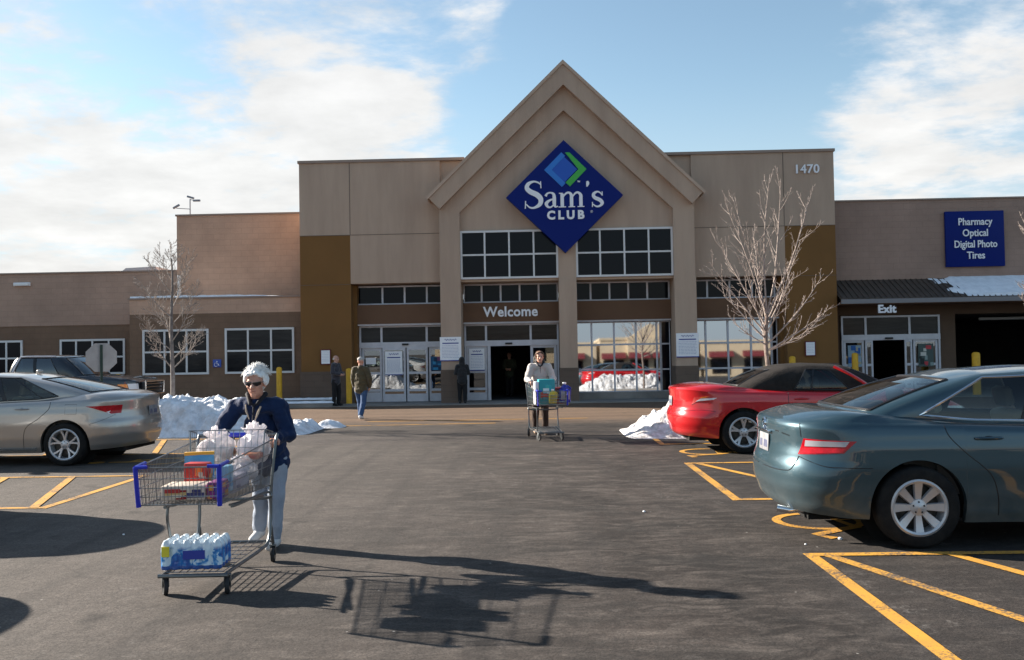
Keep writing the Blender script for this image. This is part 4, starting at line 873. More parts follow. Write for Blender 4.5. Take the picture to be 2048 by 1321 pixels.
for sd in (-1, 1):
    b = c2.u_at_x(.72); f = patch(c2, [(.52, .80), (c2.u_at_x(.36), .79), (b, .915), (.50, .925)], .004, side=sd).obj('tail_light', REDL, T2)
    patch(c2, [(.70, .79), (c2.u_at_x(.34), .785), (c2.u_at_x(.42), .82), (.66, .84)], .007, side=sd).obj('reverse_lens', WHL, f)
    handle(c2, T2, 1.72, .89, sd, silver); handle(c2, T2, 2.68, .87, sd, silver)
    seam(c2, [(c2.u_at_x(1.28), .99), (c2.u_at_x(1.30), .88), (c2.u_at_x(1.45), .74), (c2.u_at_x(1.66), .58), (c2.u_at_x(1.70), .28)], T2, side=sd); seam(c2, [(c2.u_at_x(2.48), .95), (c2.u_at_x(2.5), .6), (c2.u_at_x(2.5), .26)], T2, side=sd)
    seam(c2, [(.6, .78), (.8, .68), (c2.u_at_x(.66), .64)], T2, .003, side=sd)
    patch(c2, [(c2.u_at_x(1.5), .24), (c2.u_at_x(3.35), .24), (c2.u_at_x(3.35), .285), (c2.u_at_x(1.5), .285)], .012, side=sd).obj('sill_trim', mat('sill_bright', (.5, .5, .5), .25, .8), T2)
    q = [(c2.u_at_x(.86), .80), (c2.u_at_x(1.04), .80), (c2.u_at_x(1.04), .95), (c2.u_at_x(.86), .95), (c2.u_at_x(.86), .80)]
    if sd > 0: MB().tube([(c2.body(u, z).x, c2.body(u, z).y, z) for u, z in q], .0025, 5).obj('fuel_flap', SEAL, T2)
plate(T2, c2.body(0, .80).x - .004, .80, '', 3); mirror_(c2, T2, 3.3, 1.02, silver)
mb = MB(); mb.sphere((1.92, 0, 1.465), (.06, .015, .028), 14, 8); mb.obj('roof_aerial', silver, T2)
for sd in (-1, 1): patch(c2, [(2.35, .60), (2.75, .62), (2.7, .70), (2.2, .74)], .005, side=sd).obj('headlight', WHL, T2)

# --- red convertible with a black soft top
red = mat('red_paint', (.50, .008, .012), .25, .15, coat=1, dirt=(.30, .22, .2), dlo=.1, dhi=.42)
RS = dict(TS); RS.update(lo=dict(x0=0, x1=4.89, cr=.85, cf=1.3, nr=2.6, nf=2.2, w=.91, wr=.975, wf=.97), be=dict(x0=.95, x1=3.60, cr=.40, cf=.55, nr=2.8, nf=2.6, w=.79, wr=.92, wf=.97), ro=dict(x0=1.62, x1=2.78, cr=.35, cf=.28, nr=2.8, nf=3, w=.60, wr=.93, wf=.98),
    ztop=[(0, 1.03), (.2, 1.03), (.6, .99), (1.2, .96), (2.6, .92), (3.4, .88), (4.3, .78), (4.89, .62)], zbelt=[(.9, 1.03), (1.3, .99), (1.6, .965), (2.8, .935), (3.6, .95)], zroof=[(1.5, 1.30), (1.85, 1.37), (2.2, 1.385), (2.6, 1.365), (2.9, 1.33)],
    rear=[(.2, .16), (.32, .05), (.46, .005), (.56, .0), (.63, .02), (.68, .05), (.8, .06), (.93, .045), (1.0, .03)], rim=(5, .17, .032, .045), rr=.235, win=[(0, .42), (1.30, 1.82), (2.42, 3)], pillars=[(1.46, .03)], tl=.07, th=.86, seats=(1.65, 2.45), seath=.52, bow=.055)
soft = mat('soft_top_canvas', (.020, .018, .017), .95, spec=.15, col2=(.034, .030, .028), ns=5, bump=.5, bs=50)
T3, c3 = make_car(RS, 'parked_car', 'red convertible with raised black canvas top parked beyond the teal car', 'car', (2.14, 15.0, 0), 0, red, roofmat=soft, seats=SEATD)
for sd in (-1, 1):
    a = c3.u_at_x(.62); f = patch(c3, [(.55, .76), (c3.u_at_x(.30), .80), (a, .905), (.60, .88)], .005, side=sd).obj('tail_light', mat('lamp_pink', (.62, .10, .09), .15, coat=1, col2=(.5, .02, .02), ns=12), T3)
    patch(c3, [(.62, .815), (.86, .845), (.90, .875), (.70, .862)], .009, side=sd).obj('reverse_lens', WHL, f)
    patch(c3, [(c3.u_at_x(.36), .862), (c3.u_at_x(.46), .875), (c3.u_at_x(.52), .90), (c3.u_at_x(.40), .885)], .009, side=sd).obj('indicator_lens', AMB, f)
    seam(c3, [(c3.u_at_x(1.75), .94), (c3.u_at_x(1.75), .7), (c3.u_at_x(1.80), .45), (c3.u_at_x(1.80), .26)], T3, side=sd); seam(c3, [(c3.u_at_x(3.25), .88), (c3.u_at_x(3.25), .5), (c3.u_at_x(3.2), .26)], T3, side=sd)
    seam(c3, [(.02, .66), (.4, .66), (.7, .68), (c3.u_at_x(.62), .66)], T3, .003, side=sd)
    handle(c3, T3, 1.95, .84, sd, red)
    n_ = 14
    MB().tube([(c3.cab(2.02 + .40 * 0, t).x + .02, c3.cab(2.05, t).y * sd, c3.cab(2.05, t).z + .004) for t in [i / 10 for i in range(11)]], .028, 8).obj('windscreen_pillar', red, T3)
mirror_(c3, T3, 3.05, .99, red); plate(T3, c3.body(0, .80).x - .004, .80, '', 3)
for sd in (-1, 1): patch(c3, [(2.35, .55), (2.75, .57), (2.7, .66), (2.2, .70)], .005, side=sd).obj('headlight', WHL, T3)
mb = MB(); mb.tube([(.30, 0, 1.01), (.29, 0, 1.15)], .003, 5); mb.obj('aerial', SEAL, T3)

# --- dark pickup behind the silver car (nose to the right)
ptr = mat('pickup_paint', (.014, .016, .022), .25, .3, coat=1, dirt=(.10, .09, .085), dlo=.2, dhi=.8)
PS = dict(TS); PS.update(lo=dict(x0=0, x1=5.5, cr=.5, cf=.55, nr=4, nf=3.4, w=.95, wr=1, wf=.98), be=dict(x0=2.05, x1=4.15, cr=.14, cf=.45, nr=4, nf=3, w=.86, wr=1, wf=.97), ro=dict(x0=2.20, x1=3.52, cr=.16, cf=.25, nr=4, nf=3, w=.72, wr=1, wf=.98),
    ztop=[(0, 1.20), (2, 1.20), (2.4, 1.20), (4.2, 1.17), (5.2, 1.12), (5.5, 1.06)], zbelt=[(2, 1.22), (3, 1.20), (4.3, 1.22)], zroof=[(2.1, 1.74), (2.5, 1.78), (3.2, 1.77), (3.7, 1.73)], zbot=[(0, .45), (1, .38), (4.6, .38), (5.5, .38)],
    side=[(.3, .08), (.5, .02), (.8, 0), (1.0, .015), (1.2, .05)], rear=[(.3, .06), (.5, .0), (.6, .05), (1, .05)], front=[(.3, .06), (.5, 0), (.65, .02), (1, .06)], wheels=(1.1, 4.5), rw=.38, ra=.45, rr=.23, rim=(6, 0, .05, .07), win=[(0, .62), (1.04, 1.84), (2.40, 3)], pillars=[(1.42, .08)], cabin=(2.3, 3.8), seats=(2.6, 3.0), seath=.78, crown=.02)
T4, c4 = make_car(PS, 'pickup_truck', 'dark pickup truck half hidden behind the silver car', 'pickup', (-18.45, 23.6, 0), 0, ptr, glass=glassmat('pickup_glass', (.12, .16, .2), .14), seats=SEATD)
T4.location.x = -15.7
for sd in (-1, 1):
    f = patch(c4, [(2.25, .86), (2.62, .86), (2.62, 1.0), (2.2, 1.0)], .006, side=sd).obj('headlight', WHL, T4); patch(c4, [(c4.u_at_x(5.0), .88), (2.22, .88), (2.2, .99), (c4.u_at_x(4.98), .99)], .006, side=sd).obj('indicator_lens', AMB, f)
    MB().tube([(c4.roof(1 + i / 10).x, (c4.roof(1 + i / 10).y + .005) * sd, c4.roof(1 + i / 10).z + .01) for i in range(11)] , .022, 6).obj('roof_edge_strip', M['alu'], T4)  # pale strip along the pickup's roof edge
    MB().tube([(c4.cab(1.0, t).x, (c4.cab(1.0, t).y + .004) * sd, c4.cab(1.0, t).z) for t in [i / 8 for i in range(9)]], .022, 6).obj('lit_pillar_edge', M['alu'], T4)  # pale strip standing in for sunlight on the rear pillar edge
gr = MB(); gr.bevbox(5.42, 5.53, -.55, .55, .72, 1.04, .03); gr.obj('grille', SEAL, T4)
gr = MB(); gr.tube([(5.545, -.56, .72), (5.55, -.56, 1.05), (5.55, .56, 1.05), (5.545, .56, .72)], .022, 8, closed=True)
for z in (.82, .90, .98): gr.tube([(5.55, -.55, z), (5.55, .55, z)], .012, 6)
gr.obj('grille_bars', CHROME, T4)
# --- two cars standing just outside the left edge of the view; their shadows reach into it
def shadow_car(loc, label, paint):
    c = copy_tree(T2); c.location = loc; c['label'] = label
    for ch in [k for k in D.objects if k.parent == c and k.name.split('.')[0] in ('body', 'roof', 'door_mirror', 'roof_aerial')]:
        ch.data = ch.data.copy(); ch.data.materials[0] = paint
    return c
whitep = mat('white_paint', (.7, .7, .7), .3, coat=1); greyp = mat('grey_paint', (.10, .105, .115), .3, .5, coat=1)
shadow_car((-5.90, 9.15, 0), 'white saloon standing just left of the frame in the front bay', whitep)

shadow_car((-5.6, 6.3, 0), 'grey saloon standing just left of the frame, nearest the camera', greyp)
# ---------------------------------------------------------------- people
def cap_prim(mb, p0, r0, p1, r1, n=14):
    p0, p1 = Vector(p0), Vector(p1); d = (p1 - p0); L_ = d.length; d = d / L_ if L_ > 1e-6 else Vector((0, 0, 1)); a = d.orthogonal().normalized(); b = d.cross(a); rows = []
    for k in range(5): q = -PI / 2 + PI / 2 * k / 4; rows.append((p0 + d * (math.sin(q) * r0), r0 * math.cos(q)))
    for k in range(5): q = PI / 2 * k / 4; rows.append((p1 + d * (math.sin(q) * r1), r1 * math.cos(q)))
    mb.grid([[c + (a * math.cos(2 * PI * j / n) + b * math.sin(2 * PI * j / n)) * max(r, 1e-4) for j in range(n)] for c, r in rows], True)
def remesh(name, mb, vox, m, parent=None, noise_amp=0., noise_f=10., smooth=2, aniso=None):
    me = D.meshes.new('t'); me.from_pydata(mb.v, [], mb.f)
    bm = bmesh.new(); bm.from_mesh(me); bmesh.ops.remove_doubles(bm, verts=bm.verts, dist=1e-5)
    bmesh.ops.holes_fill(bm, edges=bm.edges); bmesh.ops.recalc_face_normals(bm, faces=bm.faces); bm.to_mesh(me); bm.free()
    o = D.objects.new('t', me); COL.objects.link(o); md = o.modifiers.new('r', 'REMESH'); md.mode = 'VOXEL'; md.voxel_size = vox
    if smooth: s_ = o.modifiers.new('s', 'SMOOTH'); s_.iterations = smooth; s_.factor = .6
    dg = bpy.context.evaluated_depsgraph_get(); dg.update(); me2 = D.meshes.new_from_object(o.evaluated_get(dg)); D.objects.remove(o); D.meshes.remove(me)
    if noise_amp:
        ns_ = [v.normal.copy() for v in me2.vertices]
        for v, n in zip(me2.vertices, ns_):
            p = v.co.copy(); s2 = aniso or (1, 1, 1); q = Vector((p.x * s2[0], p.y * s2[1], p.z * s2[2])) * noise_f
            v.co = p + n * noise_amp * (noise.noise(q) + .5 * noise.noise(q * 2.3 + Vector((5, 1, 2))))
    me2.name = name; me2.materials.clear(); me2.materials.append(m)
    me2.polygons.foreach_set('use_smooth', [True] * len(me2.polygons)); me2.update()
    r = D.objects.new(name, me2); COL.objects.link(r); r.parent = parent; return r
SKIN = mat('skin', (.60, .33, .24), .55, col2=(.50, .24, .17), ns=24, spec=.4); SKINP = mat('skin_pale', (.55, .33, .25), .55, col2=(.48, .26, .2), ns=18)
def ell(mb, c, r, rx=0., n=16, m=10):
    old = mb.M.copy(); mb.M = old @ Matrix.Translation(c) @ Matrix.Rotation(rx, 4, 'X'); mb.sphere((0, 0, 0), r, n, m); mb.M = old
def head_prims(mb, h, s=1., yaw=0., nod=0.):
    old = mb.M.copy(); mb.M = old @ Matrix.Translation(h) @ Matrix.Rotation(yaw, 4, 'Z') @ Matrix.Rotation(nod, 4, 'X') @ Matrix.Scale(s, 4)
    ell(mb, (0, .012, .030), (.074, .092, .082)); ell(mb, (0, -.024, -.028), (.060, .064, .078)); ell(mb, (0, -.052, -.088), (.030, .026, .024)); ell(mb, (0, -.02, -.07), (.050, .050, .040))
    cap_prim(mb, (0, -.082, .012), .009, (0, -.104, -.026), .014); ell(mb, (.014, -.090, -.030), (.010, .012, .008)); ell(mb, (-.014, -.090, -.030), (.010, .012, .008))
    for s_ in (1, -1): ell(mb, (s_ * .074, .010, -.012), (.012, .020, .031)); ell(mb, (s_ * .030, -.068, .020), (.026, .016, .010)); ell(mb, (s_ * .034, -.060, -.022), (.024, .024, .020))
    ell(mb, (0, -.080, -.053), (.024, .010, .006)); ell(mb, (0, -.079, -.062), (.020, .010, .006)); M_ = mb.M.copy(); mb.M = old; return M_
def hand(mb, w, d, up, side, curl=1.0, s=1.):
    # w wrist, d palm direction, up = back-of-hand normal, side = thumb side
    d, up = Vector(d).normalized(), Vector(up).normalized(); lat = d.cross(up).normalized() * side; w = Vector(w)
    for k in (-1, 0, 1): cap_prim(mb, w + lat * (.014 * k), .017 * s, w + d * .072 * s + lat * (.022 * k), .014 * s, 10)
    for k, ln in enumerate((.072, .080, .075, .060)):
        a = w + d * .078 * s + lat * ((1.5 - k) * .0195 * s); p = a; ang = 0
        for q, (f_, r_) in enumerate(((.45, .0092), (.32, .0085), (.25, .0075))):
            ang += curl * (.5, .75, .6)[q]; dd = d * math.cos(ang) - up * math.sin(ang); e = p + dd * ln * f_ * s; cap_prim(mb, p, r_ * s, e, r_ * .93 * s, 8); p = e
    a = w + d * .022 * s + lat * .028 * s; b = a + (d * .6 + lat * .6 - up * .35).normalized() * .036 * s; c = b + (d * .8 - up * .7 * curl + lat * .1).normalized() * .030 * s
    cap_prim(mb, a, .013 * s, b, .011 * s, 8); cap_prim(mb, b, .0105 * s, c, .009 * s, 8)
def person(label, loc, rz, J, skin, jacket, trouser, shoe, hairm, hair='short', vox=.009, jr=1., fold=.012, group=None, headyaw=0., nod=0., glasses=False, curl=1.3, handd=None, shoe_r=1., collar=None):
    V = {k: Vector(v) for k, v in J.items() if isinstance(v, tuple)}; sx = jr
    b = MB(); HM = head_prims(b, V['head'], J.get('hs', (1, 0, 0))[0] if 'hs' in J else 1., headyaw, nod)
    cap_prim(b, V['neck'], .056, V['head'] + Vector((0, .012, -.05)), .050)
    cap_prim(b, V['neck'] - Vector((0, 0, .03)), .065, V['chest'], .095); cap_prim(b, V['chest'], .098, V['hip'], .095)
    for s_ in 'LR':
        cap_prim(b, V['neck'] - Vector((0, 0, .06)), .05, V['sh' + s_], .042); cap_prim(b, V['sh' + s_], .040, V['el' + s_], .033); cap_prim(b, V['el' + s_], .033, V['wr' + s_], .025)
        cap_prim(b, V['hip'], .1, V['hi' + s_], .085); cap_prim(b, V['hi' + s_], .080, V['kn' + s_], .055); cap_prim(b, V['kn' + s_], .052, V['an' + s_], .036); t_ = V['an' + s_] + Vector(J['toe' + s_]); cap_prim(b, V['an' + s_] - Vector((0, 0, .03)), .036, t_, .026)
        dd = Vector(handd[s_]) if handd else (V['wr' + s_] - V['el' + s_]); upv = Vector((0, .2, 1)) if handd else Vector((1 if s_ == 'L' else -1, -.2, 0)); upv = (upv - dd * upv.dot(dd) / dd.length_squared)
        hand(b, V['wr' + s_], dd, upv, -1 if s_ == 'L' else 1, curl)
    B = remesh('person', b, vox * .75, skin, None, smooth=1); B.location = loc; B.rotation_euler = (0, 0, rz); tag(B, label, 'person', group)
    j = MB()
    cap_prim(j, V['neck'] + Vector((0, .01, -.045)), .082, V['chest'], .125)
    for q, (wx, wy) in enumerate(((.155, .115), (.165, .125), (.16, .128), (.155, .125))):
        c = V['chest'].lerp(V['hip'], q / 3); ell(j, c, (wx * sx, wy * sx, .14))
    if J.get('hem'): c = V['hip'] + Vector((0, 0, -.08)); ell(j, c, (.165 * sx, .13 * sx, .12))
    for s_ in 'LR':
        cap_prim(j, V['neck'] - Vector((0, 0, .065)), .075, V['sh' + s_], .066 * sx); cap_prim(j, V['sh' + s_], .068 * sx, V['el' + s_], .060 * sx); cap_prim(j, V['el' + s_], .060 * sx, V['el' + s_].lerp(V['wr' + s_], .92), .046 * sx)
    jk = remesh('jacket', j, vox, jacket, B, fold, 9, 2)
    t = MB(); ell(t, V['hip'] - Vector((0, 0, .04)), (.132, .104, .10))
    for s_ in 'LR':
        cap_prim(t, V['hip'] - Vector((0, 0, .04)), .098, V['hi' + s_], .092); cap_prim(t, V['hi' + s_], .098, V['kn' + s_], .072); cap_prim(t, V['kn' + s_], .072, V['an' + s_] + Vector((0, 0, .02)), .062)
    remesh('trousers', t, vox, trouser, B, fold * .8, 10, 2, (1, 1, .6))
    for s_ in 'LR':
        a = V['an' + s_]; t_ = a + Vector(J['toe' + s_]); sh = MB(); cap_prim(sh, a - Vector((0, -.03, .03)), .045 * shoe_r, t_ + Vector((0, 0, .005)), .036 * shoe_r); cap_prim(sh, a - Vector((0, -.02, .0)), .046 * shoe_r, a - Vector((0, .02, .03)), .046 * shoe_r)
        remesh('shoe', sh, vox * .8, shoe, B)
    if hair:
        h = MB(); h.M = HM
        if hair == 'hood':
            ell(h, (0, .02, .02), (.10, .115, .115)); cap_prim(h, (0, .02, -.03), .09, (0, .03, -.13), .10); remesh('hood', h, vox, jacket, B, .006, 14, 2)
        elif hair == 'cap':
            ell(h, (0, .012, .055), (.083, .10, .065)); ell(h, (0, -.10, .048), (.05, .05, .008)); remesh('cap', h, vox, hairm, B)
        elif hair == 'bald':
            for s_ in (1, -1): ell(h, (s_ * .066, .03, .0), (.016, .04, .035))
            ell(h, (0, .09, 0), (.06, .02, .04)); remesh('hair', h, vox * .8, hairm, B, .003, 40)
        else:
            ell(h, (0, .032, .058), (.078, .082, .058)); ell(h, (0, .055, .0), (.080, .062, .080)); k_ = 1 if hair == 'tuft' else .6
            for s_ in (1, -1): ell(h, (s_ * (.070 + .008 * k_), .020, .022), (.012 + .012 * k_, .050, .050)); cap_prim(h, (s_ * .015, -.050, .092), .016, (s_ * .064, -.052, .062), .013)
            if hair == 'tuft':
                cap_prim(h, (.01, -.02, .110), .034, (.022, -.02, .150), .012); cap_prim(h, (.02, 0, .11), .03, (.045, .0, .145), .008); cap_prim(h, (-.03, -.01, .10), .035, (-.03, -.02, .122), .014); cap_prim(h, (-.045, -.062, .074), .014, (.02, -.068, .090), .015); cap_prim(h, (-.06, -.02, .08), .025, (-.075, -.02, .045), .02); cap_prim(h, (.06, -.02, .08), .022, (.078, -.01, .04), .02)
            hr = remesh('hair', h, vox * .6, hairm, B, .006, 60, 1, (1, 1, .35))
            if hair == 'tuft':                              # loose wisps combed back over the crown
                st = MB(); rs = random.Random(12)
                for q in range(620):
                    th, ph = rs.uniform(-PI, PI), rs.uniform(.05, 1.35); n = Vector((math.sin(ph) * math.sin(th), -math.sin(ph) * math.cos(th), math.cos(ph)))
                    if n.y < -.62 and n.z < .62: continue
                    p = Vector((n.x * .080, .026 + n.y * .088, .052 + n.z * .072)); fl = Vector((n.x * .9, .55 + rs.uniform(-.3, .3), -.75 * (1 - n.z) + .25)) + Vector((rs.uniform(-.35, .35), 0, rs.uniform(-.1, .45)))
                    fl.normalize(); ln = rs.uniform(.025, .055); q1 = p + (n * .55 + fl * .8).normalized() * ln * .5; q2 = q1 + (fl + Vector((0, 0, -.3)) + n * .15).normalized() * ln * .6
                    st.tube([HM @ p, HM @ q1, HM @ q2], [.0034, .0028, .0012], 4, cap=False)
                for q in range(40):                          # the wind-lifted tuft on top
                    p = Vector((rs.uniform(-.025, .035), rs.uniform(-.04, .03), .118)); q1 = p + Vector((rs.uniform(-.004, .02), rs.uniform(-.01, .01), .025)); q2 = q1 + Vector((rs.uniform(-.004, .022), .004, rs.uniform(.012, .028))); st.tube([HM @ p, HM @ q1, HM @ q2], [.005, .0035, .0012], 4, cap=False)
                st.obj('hair_wisps', hairm, B, angle=180)
    fm = mat('face_dark', (.03, .018, .015), .5)
    e = MB(); e.M = HM
    if glasses:
        for s_ in (1, -1):
            rows = []
            for i in range(9):
                q = i / 8; x = .006 + .060 * q; yy = -.094 + .030 * q * q; rows.append([(s_ * x, yy, .018 + .004 * q - .0), (s_ * x, yy - .003, .005), (s_ * x, yy, -.016 + .012 * abs(q - .5) * 2)])
            e.grid(rows); e.tube([(s_ * .066, -.064, .014), (s_ * .078, .0, .012)], .003, 6)
        e.tube([(-.007, -.097, .010), (.007, -.097, .010)], .003, 6); e.obj('sunglasses', mat('sunglass_lens', (.006, .006, .008), .12, coat=1), B)
    elif hair != 'hood':
        for s_ in (1, -1): e.sphere((s_ * .030, -.078, .004), (.012, .006, .007), 10, 6)
        e.obj('eyes', fm, B)
    if hair != 'hood':
        e = MB(); e.M = HM; e.tube([(-.022, -.083, -.058), (-.010, -.0895, -.0565), (0, -.0905, -.0575), (.010, -.0895, -.0565), (.022, -.083, -.058)], [.0015, .0026, .0028, .0026, .0015], 6); e.obj('mouth', mat('lip', (.22, .07, .06), .5), B)
    if collar:
        c = MB(); nk = V['neck']; 
        for s_ in (1, -1): cap_prim(c, (nk.x + s_ * .075, nk.y - .02, nk.z + .035), .020, (nk.x + s_ * .03, nk.y - .105, nk.z - .045), .016); cap_prim(c, (nk.x + s_ * .075, nk.y - .02, nk.z + .03), .022, (nk.x + s_ * .02, nk.y + .075, nk.z + .04), .022)
        cap_prim(c, (nk.x, nk.y - .095, nk.z - .05), .012, (nk.x, nk.y - .135, nk.z - .19), .008); remesh('collar', c, vox, collar, B)
    return B, V, HM
def stand(h=1.65, stride=.12, lean=0., arms='side', w=1.):
    k = h / 1.65
    J = dict(hip=(0, 0, .86), chest=(0, -lean * .5, 1.16), neck=(0, -lean * .85, 1.385), head=(0, -lean - .02, 1.515), shL=(.165, -lean * .8, 1.315), shR=(-.165, -lean * .8, 1.315),
             hiL=(.085, 0, .80), hiR=(-.085, 0, .80), knL=(.09, -.04 - stride * .5, .45), knR=(-.09, stride * .2, .45), anL=(.09, -stride, .075), anR=(-.09, stride, .085), toeL=(0, -.13, -.045), toeR=(0, -.12, -.05), hem=1)
    if arms == 'side': J.update(elL=(.215, .02, 1.06), elR=(-.215, .0, 1.06), wrL=(.21, -.10, .84), wrR=(-.21, -.06, .84))
    elif arms == 'cart': J.update(elL=(.25, -lean - .04, 1.08), elR=(-.25, -lean - .04, 1.08), wrL=(.19, -lean - .24, 1.03), wrR=(-.19, -lean - .24, 1.03))
    elif arms == 'front': J.update(elL=(.23, -.03, 1.07), elR=(-.23, -.03, 1.07), wrL=(.10, -.22, 1.02), wrR=(-.10, -.22, 1.02))
    for q, v in J.items():
        if isinstance(v, tuple): J[q] = tuple(c * k for c in v)
    return J
navy = mat('navy_jacket', (.006, .022, .075), .8, spec=.25, col2=(.004, .014, .050), ns=5, sheen=.08, bump=.2, bs=60)
JF = dict(hip=(.03, .04, .80), chest=(.02, -.10, 1.06), neck=(.02, -.24, 1.30), head=(.035, -.33, 1.43), shL=(.19, -.18, 1.225), shR=(-.175, -.18, 1.225), elL=(.27, -.20, .99), elR=(-.33, -.22, 1.0), wrL=(.205, -.375, .965), wrR=(-.17, -.375, .965),
          hiL=(.10, .04, .74), hiR=(-.06, .05, .74), knL=(.11, -.04, .43), knR=(-.04, .05, .43), anL=(.09, -.02, .085), anR=(-.10, .16, .13), toeL=(-.01, -.14, -.05), toeR=(-.03, -.10, -.075), hem=1)
P1, V1, H1 = person('white haired person in sunglasses and navy jacket leaning on the nearest cart', (-2.37, 7.72, 0), 0, JF, SKIN, navy, mat('pale_jeans', (.30, .34, .41), .85, col2=(.24, .28, .35), ns=6, bump=.2, bs=60), mat('pale_shoe', (.50, .50, .50), .6),
    mat('white_hair', (.90, .89, .86), .75, col2=(.74, .72, .70), ns=30), 'tuft', vox=.008, jr=1.09, fold=.020, glasses=True, nod=.12, handd=dict(L=(-.10, -1, .02), R=(.10, -1, .02)), curl=1.45, collar=mat('dark_collar', (.008, .009, .015), .8))
# open zip with pale lining, belt pack strap
mb = MB(); mb.tube([(.075, -.330, 1.235), (.055, -.345, 1.18), (.03, -.338, 1.12)], [.008, .010, .005], 8); mb.tube([(-.055, -.315, 1.25), (-.045, -.335, 1.20), (-.02, -.335, 1.13)], [.006, .008, .004], 8); mb.obj('jacket_lining', mat('lining_pale', (.42, .34, .26), .8), P1)
J2 = stand(1.68, .10, .12, 'cart'); person('person in light grey sweater and dark collar pushing the farther cart', (.03, 17.99, 0), R(5), J2, SKIN, mat('grey_sweater', (.52, .47, .44), .9, col2=(.44, .40, .375), ns=6, bump=.3, bs=70, sheen=.3), mat('brown_trousers', (.035, .018, .012), .9), mat('tan_shoe', (.40, .28, .2), .7),
    mat('brown_hair', (.075, .035, .02), .7, col2=(.12, .06, .03), ns=20), 'short', vox=.011, jr=1.12, fold=.014, collar=mat('dark_collar', (.02, .01, .01), .8), curl=1.4, handd=dict(L=(-.1, -1, -.1), R=(.1, -1, -.1)), nod=.1)
J3 = stand(1.60, .20, -.03, 'side'); J3['elR'] = (-.25, .04, 1.03); J3['anR'] = (-.06, .24, .12); J3['knR'] = (-.08, .08, .43)
person('person in olive jacket and blue jeans walking away towards the left doors', (-4.48, 22.7, 0), R(172), J3, SKIN, mat('olive_jacket', (.075, .055, .022), .85, col2=(.055, .04, .018), ns=6, sheen=.3), mat('blue_jeans', (.025, .06, .145), .85, col2=(.04, .085, .18), ns=5), mat('white_trainer', (.62, .62, .64), .6),
    mat('grey_hair', (.40, .38, .36), .75), 'cap', vox=.012, jr=1.1, fold=.014)
J4 = stand(1.62, .03, .0, 'front')
person('person with pale bare head, dark grey coat and black trousers standing by the bollard', (-6.42, 28.45, .03), R(70), J4, SKINP, mat('charcoal_coat', (.045, .045, .06), .85, col2=(.03, .03, .042), ns=6, sheen=.3), mat('black_trousers', (.010, .010, .012), .9), mat('black_shoe', (.012, .012, .012), .5), mat('pale_hair', (.6, .58, .55), .8), 'bald', vox=.013, jr=1.08)
J5 = stand(1.48, .05, .06, 'front')
person('person in black hooded jacket facing the column beneath the white notice', (-2.42, 28.72, .03), R(188), J5, SKINP, mat('black_hoodie', (.012, .012, .014), .9, sheen=.3), MC['black_trousers'], MC['black_shoe'], MC['black_trousers'], 'hood', vox=.013, jr=1.05)
J6 = stand(1.62, .06, .04, 'front')
person('person in dark green jacket standing in the dark Welcome doorway', (-1.02, 32.6, .035), R(-10), J6, SKIN, mat('green_jacket', (.05, .055, .03), .85, col2=(.035, .04, .022), ns=6), MC['black_trousers'], MC['black_shoe'], MC['brown_hair'], 'short', vox=.013, jr=1.1)

